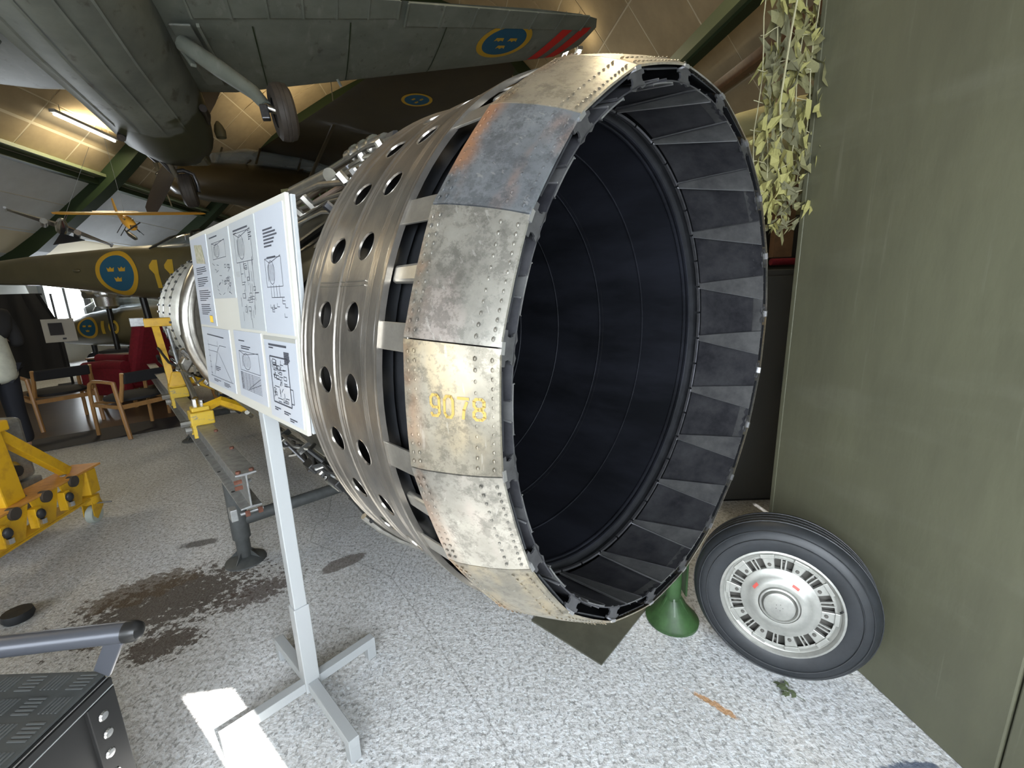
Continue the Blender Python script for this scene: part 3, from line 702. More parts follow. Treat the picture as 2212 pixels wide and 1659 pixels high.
# (UH, AH, Z) is left-handed; use -UH for a proper rotation
RB = Matrix((-UH, AH, V(0, 0, 1))).transposed()
E0 = V(-1.282, 1.923, 0)
def stand_beam(off, label):
    r = empty('support_beam', E0 - UH*off, RB, label, 'beam', 'beams of the engine stand')
    w, t, hgt, L = .091, .008, .18, 5.2
    z0, z1 = .505, .685
    P = [(-w/2, z0), (w/2, z0), (w/2, z0+t), (t/2, z0+t+.004), (t/2, z1-t-.004), (w/2, z1-t), (w/2, z1), (-w/2, z1), (-w/2, z1-t), (-t/2, z1-t-.004), (-t/2, z0+t+.004), (-w/2, z0+t)]
    M = Matrix(((1, 0, 0), (0, 0, 1), (0, 1, 0))).to_4x4(); M.translation = (0, L/2, 0)
    MB().prism(P, L, M).build('beam_section', 'galvanised', r, bevel=.002)
    for y, sd in ((.02, 1), (.02, -1), (.45, 1), (.9, 1)):
        MB().cyl((sd*.028, y, z1), (sd*.028, y, z1+.012), .011, 6).build('bolt_head', 'rust', r)
    for z in (z1-.045, z1-.075): MB().cyl((-.018, .03, z), (-.05, .03, z), .011, 6).build('bolt_head', 'rust', r); 
    MB().cyl((.004, .03, z1-.05), (.02, .03, z1-.05), .009, 6).build('bolt_head', 'galvanised', r)
    MB().cyl((-.05, .012, z0-.022), (.05, .012, z0-.022), .008, 8).build('clamp_bolt', 'galvanised', r)
    for x in (-.03, .025): MB().cyl((x, .0, z0-.022), (x+.018, .0, z0-.022), .016, 6).build('nut', 'rust', r)
    MB().box((-.075, .03, z0-.015), (.03, .06, .06)).build('clamp_lug', 'galvanised', r, bevel=.004)
    for y in (.25, .62, 1.0): MB().cyl((-.03, y, z0+.007), (-.03, y, z0+.012), .009, 8).build('bolt_hole', 'black_metal', r)
    return r
b1 = stand_beam(0, 'grey steel I-beam left of the engine with rusty bolts at its near end')
b2 = stand_beam(1.352, 'grey steel I-beam on the far side of the engine, behind the nozzle')
def trestle(s, label, inset, m='grey_tube', foot_off=0):
    r = empty('trestle', E0 + AH*s, RB, label, 'trestle', 'trestles of the engine stand')
    for sd, x in ((0, inset), (1, 1.352-inset)):
        MB().cyl((x, 0, .03), (x, 0, .17), .036, 20).build('lower_leg', m, r, smooth=True)
        MB().cyl((x, 0, .15), (x, 0, .503), .046, 20).build('leg', m, r, smooth=True)
        MB().lathe([(.001, .036), (.04, .034), (.09, .018), (.105, .008), (.107, 0), (.001, 0)], 28, M=Matrix.Translation((x, 0, 0))).build('foot_plate', m, r, smooth=.5)
        for q in range(4):
            a = PI/4+q*PI/2; MB().add([(x+.03*cos(a), .03*sin(a), .02), (x+.09*cos(a), .09*sin(a), .018), (x+.035*cos(a), .035*sin(a), .07), (x+.03*cos(a+.15), .03*sin(a+.15), .02), (x+.09*cos(a+.06), .09*sin(a+.06), .018), (x+.035*cos(a+.12), .035*sin(a+.12), .07)], [(0, 1, 2), (5, 4, 3), (0, 3, 4, 1), (1, 4, 5, 2), (2, 5, 3, 0)]).build('gusset', m, r)
    MB().tube([(inset, 0, .255), (1.352-inset, 0, .255)], .036, 18).build('cross_tube', m, r, smooth=True)
    return r
trestle(.456, 'dark grey tube trestle under the near ends of both beams, disc feet on the floor', 0)
trestle(3.4, 'dark grey tube trestle under the far part of the beams, beside the chairs', .13)
# green jack under the back of the nozzle
gj = empty('screw_jack', (.70, 1.70, 0), None, 'green screw jack with ribbed conical foot behind the nozzle, beside the wheel', 'jack')
MB().lathe([(.115, 0), (.116, .012), (.108, .018), (.03, .115), (.028, .13)], 28).build('base_cone', 'jack_green', gj, smooth=.5)
for q in range(6):
    a = q*PI/3+.3; c, s = cos(a), sin(a); x = V(-s, c, 0)*.004; p = [V(.1*c, .1*s, .016), V(.034*c, .034*s, .016), V(.034*c, .034*s, .125)]
    MB().add([v+x for v in p]+[v-x for v in p], [(0, 1, 2), (5, 4, 3), (0, 3, 4, 1), (1, 4, 5, 2), (2, 5, 3, 0)]).build('rib', 'jack_green', gj)
MB().cyl((0, 0, .1), (0, 0, .44), .034, 18).build('tube', 'jack_green', gj, smooth=True)
MB().cyl((0, 0, .44), (0, 0, .60), .02, 14).build('screw', 'galvanised', gj, smooth=True)
MB().box((0, 0, .61), (.12, .12, .02)).build('head_plate', 'jack_green', gj, bevel=.003)
MB().box((.05, 0, .25), (.008, .05, .24)).build('side_plate', 'jack_green', gj, bevel=.002)
# steel plate lying on the floor under the nozzle
fp = MB(); pl = [(.325, 1.455), (.055, 1.705), (.36, 2.06), (.64, 1.80)]
fp.add([(x, y, .002) for x, y in pl]+[(x, y, .009) for x, y in pl], [(3, 2, 1, 0), (4, 5, 6, 7)]+[(i, (i+1) % 4, 4+(i+1) % 4, 4+i) for i in range(4)])
tag(recentre(fp.build('steel_plate', 'plate_dark')), 'flat dark drip plate lying on the concrete below the nozzle mouth', 'plate')
# yellow clamps and yoke arms that carry the engine
def clampset(s, label, tall=False):
    r = empty('engine_clamp', E0 + AH*s + V(0, 0, .685), RB, label, 'clamp')
    MB().box((0, 0, .045), (.13, .14, .09)).build('clamp_block', 'yellow_worn', r, bevel=.008)
    MB().box((0, 0, .105), (.10, .09, .03)).build('clamp_cap', 'yellow_worn', r, bevel=.006)
    MB().cyl((-.02, 0, .11), (-.02, 0, .17), .018, 6).build('bolt_head', 'chrome', r, smooth=.5)
    MB().cyl((.02, .04, .11), (.02, .04, .15), .016, 6).build('bolt_head', 'chrome', r)
    MB().cyl((-.065, -.02, .02), (-.12, -.02, .02), .022, 8).build('clamp_bolt', 'chrome', r, smooth=.5)
    MB().cyl((-.065, -.02, -.03), (-.10, -.02, -.03), .022, 8).build('clamp_bolt', 'chrome', r, smooth=.5)
    for y in (-.06, .06): MB().box((-.052, y, -.03), (.02, .02, .1)).build('hook', 'yellow_worn', r)
    # arm reaching under the engine
    MB().tube([(.03, 0, .1), (.12, .0, .13), (.30, 0, .02), (.5, 0, -.04), (.85, 0, -.04), (1.05, 0, .02), (1.23, 0, .13), (1.34, 0, .1)], .035, 6).build('yoke_arm', 'yellow_paint', r)
    return r
c1 = clampset(1.2, 'nearer yellow clamp with chrome bolts gripping the left beam, arm under the engine')
MB().cyl((-.0, .12, .15), (-.0, .62, .33), .018, 10).build('screw_rod', 'chrome', c1, smooth=True)
c2 = clampset(2.35, 'farther yellow clamp with tall yellow upright on the left beam')
MB().tube([(-.03, 0, .05), (-.04, .03, .3), (-.06, .1, .62)], .034, 4).build('upright', 'yellow_paint', c2)
MB().box((-.0, .1, .64), (.26, .09, .07)).build('top_bracket', 'yellow_paint', c2, bevel=.006)
MB().box((-.17, .1, .65), (.09, .05, .07)).build('end_clip', 'galvanised', c2, bevel=.004)
MB().cyl((.05, .04, .1), (.02, .1, .58), .013, 8).build('screw_rod', 'galvanised', c2, smooth=True)
MB().box((.02, 0, .16), (.17, .1, .12), None, .5).build('arm_root', 'yellow_paint', c2, bevel=.006)

ARMS = [(1, 0, .345), (0, -1, .295), (-1, -.03, .305), (-.03, 1, .262)]
BOARD = (-.575, .416, 1.15, 1.736)
SHEETS = [((.015, .435, .255, .975), 'text', 'paper'), ((.27, .60, .53, .965), 'exploded', 'paper_grey'), ((.545, .44, .775, .97), 'circuit', 'paper_grey'), ((.785, .435, .985, .97), 'notes', 'paper'),
          ((.02, .045, .40, .42), 'graph', 'paper'), ((.455, .055, .725, .425), 'table', 'paper'), ((.75, .025, .985, .42), 'schematic', 'paper')]
# ------------------------------------------------------------------ information board on its post
n1 = V(-.691, -.723, 0).normalized(); al = V(-n1.y, n1.x, 0)     # al: along the board, to the right as read
PB = V(-.80, 1.36, 0)
al = V(.723, -.691, 0)
RS = Matrix((al, -n1, V(0, 0, 1))).transposed()
sg = empty('sign_stand', PB, RS, 'white board of printed technical sheets on a white post with cross feet', 'sign')
MB().box((0, 0, .23), (.053, .053, .36)).build('post_lower', 'white_paint', sg, bevel=.003)
MB().box((0, 0, .98), (.044, .044, 1.2)).build('post_upper', 'white_paint', sg, bevel=.003)
def arm(dx, dy, L, name='foot_arm'):
    d = V(dx, dy, 0).normalized(); o = MB().bar(d*.02 + V(0, 0, .075), d*L + V(0, 0, .075), .036, .036); o.bar(d*(L-.018)+V(0, 0, .0601), d*(L-.018)+V(0, 0, .002), .036, .036, up=(d.x, d.y, 0)); return o.build(name, 'white_paint', sg, bevel=.002)
for dx, dy, L in ARMS: arm(dx, dy, L)
# board in its own frame, leaning a little back: x along, z up
lean = Matrix.Rotation(-.040, 3, 'X')
bd = MB(); W0, W1, Z0, Z1 = BOARD
def bp(x, z, off): q = lean @ V(0, -off, z-Z0); return V(x, q.y-.026, q.z+Z0)
def slab(mb, x0, x1, z0, z1, o0, o1):
    vs = [bp(x, z, o) for o in (o0, o1) for x, z in ((x0, z0), (x1, z0), (x1, z1), (x0, z1))]
    return mb.add(vs, [(3, 2, 1, 0), (4, 5, 6, 7), (0, 1, 5, 4), (1, 2, 6, 5), (2, 3, 7, 6), (3, 0, 4, 7)])
slab(MB(), W0, W1, Z0, Z1, 0, .010).build('board', 'white_board', sg, bevel=.0015)
slab(MB(), W0+.01, W1+.006, Z0+.004, Z1-.003, -.012, -.001).build('back_board', 'white_paint', sg, bevel=.0015)
WB, HB = W1-W0, Z1-Z0
def U(u, v): return (W0+WB*u, Z0+HB*v)
rq = random.Random(5)
def sheet(corners, kind, m='paper'):
    """corners in board fractions: lower-left u,v .. upper-right u,v"""
    u0, v0, u1, v1 = corners; o = MB(); x0, z0 = U(u0, v0); x1, z1 = U(u1, v1); slab(o, x0, x1, z0, z1, .0101, .0125)
    sh = o.build('paper_sheet', m, sg)
    ink = MB(); w, h = x1-x0, z1-z0
    def L(a, b, t=.0012):
        (ax, az), (bx, bz) = a, b; A = V(x0+w*ax, z0+h*az, 0); B = V(x0+w*bx, z0+h*bz, 0); d = B-A; l = d.length or 1e-6; n = V(-d.y, d.x, 0)/l*t*.72
        q = [A+n, A-n, B-n, B+n]; ink.add([bp(p.x, p.y, .0131) for p in q], [(0, 1, 2, 3)])
    def R(ax, az, bx, bz, t=.0011):
        L((ax, az), (bx, az), t); L((bx, az), (bx, bz), t); L((bx, bz), (ax, bz), t); L((ax, bz), (ax, az), t)
    def text(ax, az, wd, n, dz=.022, t=.0022):
        for i in range(n): L((ax, az-i*dz), (ax+wd*rq.uniform(.7, 1) if i < n-1 else ax+wd*.55, az-i*dz), t)
    def engine(cx, cz, s):
        R(cx-.3*s, cz-.12*s, cx+.3*s, cz+.12*s); L((cx-.3*s, cz+.12*s), (cx-.12*s, cz+.08*s)); L((cx-.12*s, cz+.08*s), (cx+.3*s, cz+.13*s))
        for i in range(12): a = 2*PI*i/12; b = 2*PI*(i+1)/12; L((cx-.08*s+.12*s*cos(a), cz+.1*s*sin(a)), (cx-.08*s+.12*s*cos(b), cz+.1*s*sin(b)))
        for i in range(5): L((cx-.22*s+.05*s*i, cz-.07*s), (cx-.2*s+.05*s*i, cz+.07*s))
    if kind == 'text':
        MBp = MB(); MBp.add([bp(x0+w*a, z0+h*b, .0132) for a, b in ((.28, .72), (.82, .69), (.72, .9), (.25, .93))], [(0, 1, 2, 3)]); MBp.build('picture', 'photo_print', sh)
        text(.2, .66, .66, 4); text(.2, .545, .66, 5); text(.2, .40, .7, 6); text(.22, .24, .66, 6)
        MB().add([bp(x0+w*a, z0+h*b, .0132) for a, b in ((.66, .04), (.84, .035), (.84, .11), (.66, .115))], [(0, 1, 2, 3)]).build('yellow_badge', 'yellow_mark', sh)
        L((.68, .05), (.82, .047), .006); L((.68, .098), (.82, .095), .009)
    elif kind == 'exploded':
        L((.12, .93), (.5, .93), .003); engine(.5, .72, 1.)
        for i in range(26): a = (rq.uniform(.2, .85), rq.uniform(.08, .52)); L(a, (a[0]+rq.uniform(-.1, .12), a[1]+rq.uniform(-.05, .07)))
        for i in range(9): a = (rq.uniform(.55, .85), rq.uniform(.06, .45)); R(a[0], a[1], a[0]+.06, a[1]+.045)
    elif kind == 'circuit':
        L((.15, .92), (.75, .92), .0034); L((.15, .895), (.28, .895), .002); engine(.5, .76, 1.1)
        for x in (.3, .45, .62, .78): L((x, .63), (x, .5-rq.random()*.2))
        for i in range(26):
            a = (rq.uniform(.18, .8), rq.uniform(.1, .6)); b = rq.choice(((.14, 0), (0, .07), (0, -.09), (-.1, 0))); L(a, (a[0]+b[0], a[1]+b[1]))
        for i in range(10): a = (rq.uniform(.2, .75), rq.uniform(.1, .58)); R(a[0], a[1], a[0]+rq.uniform(.05, .16), a[1]+rq.uniform(.02, .06))
        for i in range(5): L((.74, .88-.018*i), (.74+rq.uniform(.04, .13), .88-.018*i), .002)
    elif kind == 'notes':
        text(.25, .84, .5, 6, .026, .003); L((.3, .62), (.62, .62), .003); engine(.5, .5, .95)
        for x in (.35, .45, .55, .65): L((x, .4), (x, .3)); L((x, .3), (.8, .3))
        for i in range(10): a = (rq.uniform(.25, .8), rq.uniform(.14, .29)); L(a, (a[0]+.09, a[1])); L(a, (a[0], a[1]+.03))
    elif kind == 'graph':
        L((.2, .88), (.8, .86), .003); L((.15, .15), (.95, .15)); L((.2, .15), (.2, .78)); 
        for i in range(6): L((.17, .2+.1*i), (.23, .2+.1*i))
        L((.3, .18), (.52, .62)); L((.52, .62), (.62, .72)); L((.55, .6), (.9, .16)); L((.2, .7), (.55, .7)); L((.2, .6), (.52, .6)); L((.55, .78), (.55, .62)); L((.62, .72), (.85, .72))
        text(.38, .34, .2, 3, .03); text(.25, .1, .28, 2, .025, .002); text(.62, .1, .28, 3, .025, .002)
    elif kind == 'table':
        L((.18, .86), (.4, .86), .0026); L((.25, .78), (.6, .78), .0025); L((.25, .75), (.55, .75), .0025); engine(.5, .56, 1.2)
        for i in range(13): L((.12, .38-.021*i), (.85, .38-.021*i), .0008)
        for x in (.2, .32, .44, .56): L((x, .39), (x, .12))
        L((.4, .16), (.85, .36)); L((.35, .13), (.85, .28)); text(.12, .38, .07, 13, .021, .002)
    elif kind == 'schematic':
        L((.15, .9), (.72, .9), .0042); L((.15, .865), (.3, .865), .0026)
        MB().add([bp(x0+w*a, z0+h*b, .0133) for a, b in ((.0, .955), (1, .955), (1, 1.0), (.0, 1.0))], [(0, 1, 2, 3)]).build('dark_header', 'ink_grey', sh)
        R(.15, .2, .72, .76, .003)
        for i in range(34):
            a = (rq.uniform(.18, .6), rq.uniform(.22, .7)); b = rq.choice(((.16, 0), (0, .09), (0, -.07), (.1, 0), (.06, .05))); L(a, (a[0]+b[0], a[1]+b[1]), .0016)
        for i in range(14): a = (rq.uniform(.18, .6), rq.uniform(.22, .68)); R(a[0], a[1], a[0]+rq.uniform(.04, .14), a[1]+rq.uniform(.02, .07), .0016)
        R(.72, .25, .8, .42, .002); text(.62, .83, .2, 7, .02, .003); text(.15, .13, .2, 2, .025, .0025); text(.45, .12, .25, 2, .025, .0025); text(.62, .06, .22, 2, .025, .0025)
    ink.build('printed_lines', 'ink', sh, kind='stuff')
    return sh
for c, k, m in SHEETS: sheet(c, k, m)
# ------------------------------------------------------------------ wheel leaning on the green partition
wn = V(-.545, -.83, .10).normalized(); wx = V(0, 0, 1).cross(wn).normalized(); wy = wn.cross(wx)
RW = Matrix((wx, wy, wn)).transposed()
wh = empty('spare_wheel', V(.988, 1.412, .3085), RW, 'car-sized wheel with black tyre and vented silver disc rim leaning on the green wall', 'wheel')
wh.scale = (.965, .965, .82)
MB().lathe([(.205, .0), (.212, .018), (.235, .030), (.275, .026), (.300, .008), (.312, -.012), (.318, -.035), (.3185, -.10), (.316, -.15), (.30, -.17), (.27, -.19), (.22, -.18), (.20, -.16)], 64).build('tyre', 'rubber', wh, smooth=True)
for z in (-.03, -.062, -.095, -.13): MB().lathe([(.3165, z-.004), (.3195, z-.003), (.3195, z+.003), (.3165, z+.004)], 64).build('tread_rib', 'rubber', wh, smooth=.5)
for r in (.292, .262): MB().lathe([(r, .018 if r > .28 else .031), (r-.001, .021 if r > .28 else .034), (r-.004, .020 if r > .28 else .033)], 64).build('sidewall_line', 'rubber', wh, smooth=True)
MB().lathe([(.212, .010), (.211, .020), (.204, .022), (.199, .016), (.196, .004), (.190, .000), (.186, -.006)], 64).build('rim_lip', 'alloy', wh, smooth=True)
MB().lathe([(.186, -.006), (.183, -.002), (.176, -.003)], 64).build('rim_ring', 'alloy', wh, smooth=True)
MB().lathe([(.19, -.035), (.09, -.035)], 48).build('brake_drum', 'alloy_dark', wh)
# slotted band: 20 windows divided by ribs, each with a bolt between
NV = 20
for k in range(NV):
    a = 2*PI*k/NV; M = Matrix.Rotation(a, 4, 'Z')
    if k % 2 == 0:
        MB().add([M @ V(*p) for p in ((.132, -.014, -.002), (.178, -.022, -.001), (.178, .022, -.001), (.132, .014, -.002), (.132, -.014, -.02), (.178, -.022, -.02), (.178, .022, -.02), (.132, .014, -.02))], [(0, 1, 2, 3), (0, 4, 5, 1), (1, 5, 6, 2), (2, 6, 7, 3), (3, 7, 4, 0)]).build('rim_web', 'alloy', wh, bevel=.003)
        MB().lathe([(.0005, .0035), (.006, .003), (.0075, -.004)], 12, M=M @ Matrix.Translation((.150, 0, 0))).build('web_bolt', 'alloy_dark', wh, smooth=.5)
        MB().box(M @ V(.183, 0, .002), (.016, .05, .008), Matrix.Rotation(a, 3, 'Z')).build('rim_tab', 'alloy', wh, bevel=.002)
    else:
        for sg in (-1, 1):
            MB().bar(M @ V(.130, .006*sg, -.004), M @ V(.180, .008*sg, -.004), .005, .012, up=(0, 0, 1)).build('window_edge', 'alloy', wh)
        MB().lathe([(.0005, .001), (.007, -.002), (.009, -.012)], 12, M=M @ Matrix.Translation((.163, 0, -.006))).build('web_bolt', 'alloy_dark', wh, smooth=.5)
MB().lathe([(.136, -.02), (.136, .000), (.132, .003), (.122, .004), (.106, .016), (.092, .026), (.08, .030), (.072, .0285), (.072, .020)], 64).build('hub_dish', 'alloy', wh, smooth=True)
MB().lathe([(.072, .020), (.067, .034), (.062, .036), (.058, .028), (.057, .022)], 48).build('hub_ring', 'alloy', wh, smooth=True)
MB().lathe([(.057, .020), (.053, .042), (.046, .046), (.0005, .047)], 48).build('hub_cap', 'alloy', wh, smooth=.6)
for i in range(5): a = 2*PI*i/5; MB().cyl((.012*cos(a), .012*sin(a), .0468), (.012*cos(a), .012*sin(a), .0475), .0016, 6).build('cap_dot', 'alloy_dark', wh)
for a0, m in ((150, 'label_red'), (62, 'label_red')):
    a = D(a0); MB().lathe([(.104, .0185), (.094, .0262)], 5, a-.13, a+.13).build('rim_label', m, wh)
MB().cyl((.188, .04, .02), (.192, .05, .03), .004, 8).build('valve', 'black_metal', wh)
# scrap of leafy litter on the floor
lf = MB(); rl = random.Random(2)
for i in range(14):
    c = V(.985+rl.uniform(-.035, .02), 1.335-rl.uniform(-.02, .04), .004+rl.uniform(0, .012)); a = rl.uniform(0, 6); d = V(cos(a), sin(a), rl.uniform(-.2, .3))*.014; e = V(-sin(a), cos(a), rl.uniform(-.3, .3))*.008
    lf.add([c-d, c+e, c+d, c-e], [(0, 1, 2, 3)])
lf.tube([(.975, 1.34, .004), (1.0, 1.31, .006), (1.03, 1.275, .004)], .001, 4)
tag(recentre(lf.build('net_scrap', 'leaf')), 'torn scrap of dark green netting on the floor in front of the wheel', 'scrap')

# ------------------------------------------------------------------ camouflage net hanging beside the partition
cn = empty('camouflage_net', (1.13, 1.93, 1.7), None, 'yellow-green camouflage net hanging down beside the top of the green wall', 'net')
shapes = []; rc = random.Random(11)
def scrap_mesh(i, m):
    o = MB(); n = 9; pts = []
    for k in range(n):
        a = 2*PI*k/n; r = rc.uniform(.6, 1.)*(1 if k % 3 else .62); pts.append(V(r*cos(a)*.7, 0, r*sin(a)))
    # crescent bite
    vs = [V(p.x, .22*sin(p.x*5+i)+.18*cos(p.z*4+i*2), p.z) for p in pts]; c = V(.1, .1, 0)
    o.add(vs+[c], [(k, (k+1) % n, n) for k in range(n) if k not in (i % n, (i*3+1) % n)])
    me = bpy.data.meshes.new('scrim_strip'); me.from_pydata(o.v, [], o.f); me.materials.append(MATS[m]); return me
shapes = [scrap_mesh(i, ('camo_light', 'camo_mid', 'camo_light', 'camo_mid', 'camo_dark', 'camo_light')[i % 6]) for i in range(12)]
for k in range(298):
    u = rc.random(); z = 1.70+u*1.2
    lo = interp([(1.66, 1.17), (1.78, 1.07), (1.95, 1.03), (2.2, 1.04), (2.9, 1.06)], z); hi = interp([(1.66, 1.22), (1.78, 1.24), (1.95, 1.29), (2.2, 1.32), (2.9, 1.36)], z)
    x = rc.uniform(lo, hi); y = 1.93+rc.uniform(-.06, .06)
    o = bpy.data.objects.new('scrim_strip', rc.choice(shapes)); COL.objects.link(o); o.parent = cn
    s_ = rc.uniform(.034, .06)*(1 if z > 1.85 else .7); o.location = (x-1.13, y-1.93, z-1.7); o.rotation_euler = (rc.uniform(-.5, .5), rc.uniform(-.9, .9), rc.uniform(-.8, .8)); o.scale = (s_*rc.uniform(.6, 1.1), s_, s_*rc.uniform(1.1, 2.0))
for k in range(5):
    x = -.10+.05*k; MB().tube([(x+.012*sin(q*1.3+k), .01*cos(q+k), 1.2-q*.1) for q in range(11)], .0022, 4).build('net_cord', 'cord', cn)
for k in range(9):
    z = .15+.12*k; MB().tube([(-.12+.03*q, .015*sin(q*2+k), z+.02*sin(q+k)) for q in range(9)], .0018, 4).build('net_cord', 'cord', cn)
MB().tube([(-.015, -.055, 1.2), (-.01, -.06, .9), (-.03, -.06, .72), (-.045, -.055, .48), (-.03, -.05, .38)], .004, 5).build('white_cord', 'cord', cn)
MB().box((0, .05, 1.22), (.5, .04, .04)).build('hanging_bar', 'steel_green', cn)
# rolled canvas and boards behind the net
cv = empty('canvas_roll', (1.62, 3.05, 2.45), None, 'rolled yellowish canvas lying high up behind the camouflage net', 'canvas')
MB().tube([(-.42, 0, -.05), (-.1, 0, .02), (.3, .02, .10), (.9, .1, .2)], .10, 14, radii=[.05, .085, .1, .1]).build('roll', 'canvas', cv, smooth=True)
MB().tube([(-.30, -.03, -.20), (.1, 0, -.14), (.9, .1, -.02)], .13, 12).build('fold', 'canvas', cv, smooth=True)
MB().box((.4, .06, -.34), (1.2, .12, .34)).build('sheet', 'canvas', cv, bevel=.03)
sh = empty('storage_shelf', (2.15, 3.75, 0), None, 'dark tall storage rack in the gap between nozzle and green wall', 'rack')
MB().box((.1, .35, 1.05), (1.3, .04, 2.1)).build('back_panel', 'wall_dark', sh)
for z in (.5, 1.05, 1.58, 2.08): MB().box((.1, .0, z), (1.3, .6, .04)).build('shelf', 'wall_dark', sh)
for x in (-.5, .7): MB().box((x, -.25, 1.05), (.05, .05, 2.1)).build('upright', 'black_metal', sh)
cb = empty('gap_darkener', (1.80, 2.90, 0), None, 'dark cabinet shape added to darken the gap between the nozzle and the green wall', 'cabinet')  # dark block added to keep the gap behind the nozzle dark
MB().box((0, .1, .79), (.96, .46, 1.56)).build('body', 'wall_dark', cb, bevel=.006)
for x in (-.235, .235): MB().box((x, -.14, .80), (.46, .02, 1.46)).build('door', 'wall_dark', cb, bevel=.004)
for x in (-.03, .03): MB().cyl((x, -.165, .8), (x, -.165, .95), .008, 8).build('handle', 'bracket_metal', cb)
MB().box((0, .1, .005), (.96, .46, .01)).build('plinth', 'black_metal', cb)
bb = MB().box((0, 0, .3), (.12, .05, .50)).build('board', 'wood_brown'); bb.location = (1.78, 2.92, 1.60)
tag(bb, 'brown varnished board standing on edge behind the nozzle rim', 'board')
br = MB().tube([(0, 0, 0), (.35, 0, 0)], .022, 10).build('red_rod', 'red_fabric', smooth=True); br.location = (1.7, 2.88, 1.62); tag(br, 'dark red rod lying across below the brown board', 'rod')

# ------------------------------------------------------------------ access step with tube handrail, lower left
st = empty('access_step', (-1.2, .8, 0), None, 'black access step with rubber tread mat and grey tube handrail at lower left', 'step')
def sp(x, y, z): return V(x+1.2, y-.8, z)
MB().cyl(sp(-1.75, .870, .662), sp(-1.012, .955, .670), .0262, 24).build('handrail', 'rail_grey', st, smooth=True)
MB().tube([sp(-1.014, .9548, .670), sp(-.998, .9566, .670), sp(-.984, .958, .670), sp(-.977, .959, .670)], .0265, 20, radii=[.0268, .0266, .021, .008]).build('end_cap', 'black_metal', st, smooth=True)
MB().bar(sp(-1.045, .951, .650), sp(-1.10, .950, .552), .042, .010, up=(0, 1, 0)).build('rail_bracket', 'rail_grey', st, bevel=.002)
MB().box(sp(-1.50, .60, .535), (.81, .70, .012)).build('deck', 'black_metal', st)
MB().box(sp(-1.50, .60, .5465), (.812, .714, .007)).build('tread_mat', 'rubber_mat', st, bevel=.002)
tb = MB()
for i in range(12):
    for j in range(10):
        x, y = -1.13-.065*i, .925-.065*j
        for q in range(5):
            if (i+j) % 2: tb.box(sp(x+(q-2)*.010, y, .5508), (.0045, .042, .0018))
            else: tb.box(sp(x, y+(q-2)*.010, .5508), (.042, .0045, .0018))
tb.build('tread_bars', 'tread_bar', st, kind='stuff')
MB().box(sp(-1.092, .60, .522), (.012, .71, .022)).build('edge_strip', 'black_metal', st, bevel=.001)
MB().box(sp(-1.087, .60, .5095), (.004, .71, .0018)).build('bright_edge', 'white_paint', st)
MB().box(sp(-1.087, .60, .5405), (.003, .712, .0016)).build('bright_edge', 'edge_metal', st)
MB().box(sp(-1.105, .55, .27), (.02, .78, .47)).build('side_panel', 'black_metal', st)
MB().box(sp(-1.0915, .918, .255), (.012, .075, .50)).build('corner_post', 'black_metal', st, bevel=.002)
for y, z in ((.913, .455), (.913, .40), (.905, .345), (.905, .28)):
    MB().lathe([(.0005, .004), (.010, .0035), (.013, .0)], 18, M=Matrix.Translation(sp(-1.0855, y, z)) @ Matrix.Rotation(PI/2, 4, 'Y')).build('bolt_head', 'chrome', st, smooth=.5)
MB().box(sp(-1.86, .92, .265), (.05, .05, .53)).build('leg', 'black_metal', st)
MB().box(sp(-1.86, .3, .265), (.05, .05, .53)).build('leg', 'black_metal', st); MB().box(sp(-1.12, .3, .265), (.05, .05, .53)).build('leg', 'black_metal', st)
# small dark thing behind the handrail on the floor
dk = MB().lathe([(.001, .0), (.05, .0), (.06, .02), (.055, .045), (.001, .05)], 16).build('rubber_foot', 'rubber', smooth=True); dk.location = (-2.45, 1.83, 0); tag(dk, 'black rubber block on the floor just behind the grey handrail', 'block')

# ------------------------------------------------------------------ yellow castored engine trolley at the left
BT = V(-2.93, 2.77, .4); dT = (V(-2.80, 2.15, .4)-BT); dT.normalize(); nT = V(-dT.y, dT.x, 0)   # nT to the viewer's right
if nT.x < 0: nT = -nT
ty = empty('engine_trolley', (BT.x, BT.y, 0), Matrix((nT, dT, V(0, 0, 1))).transposed() if nT.cross(dT).z > 0 else Matrix((-nT, dT, V(0, 0, 1))).transposed(), 'yellow castored steel trolley with upright and slanting brace at the left edge', 'trolley')
sx = 1 if nT.cross(dT).z > 0 else -1
def T(x, y, z): return V(sx*x, y, z)
MB().box(T(-.06, .55, .395), (.17, 1.30, .014)).build('top_plate', 'orange_plate', ty, bevel=.002)
MB().box(T(.0, .62, .20), (.02, 1.15, .012)).build('lower_edge', 'yellow_paint', ty)
MB().box(T(-.05, .62, .19), (.13, 1.15, .012)).build('lower_plate', 'yellow_paint', ty)
for k in range(5):
    y = .16+.215*k
    P = [(-.10, .0), (.10, .0), (.055, -.17), (-.03, -.185)]
    o = MB(); vs = []
    for x in (.012, .02):
        for a, b in P: vs.append(T(x, y+a, .385+b))
    o.add(vs, [(3, 2, 1, 0), (4, 5, 6, 7), (0, 1, 5, 4), (1, 2, 6, 5), (2, 3, 7, 6), (3, 0, 4, 7)]); o.build('mount_bracket', 'yellow_paint', ty, bevel=.002)
    MB().cyl(T(.035, y+.0, .372), T(.0, y+.0, .372), .036, 16).build('rubber_mount', 'rubber_brown', ty, smooth=.5)
    MB().box(T(.03, y+.105, .29), (.045, .045, .12)).build('web', 'yellow_paint', ty, bevel=.003)
    MB().ball(T(.06, y+.105, .31), .028, 10, (.7, .9, 1.1)).build('rubber_bush', 'rubber', ty, smooth=True)
    MB().cyl(T(.06, y+.105, .28), T(.06, y+.105, .25), .018, 10).build('bolt', 'chrome', ty, smooth=.5)
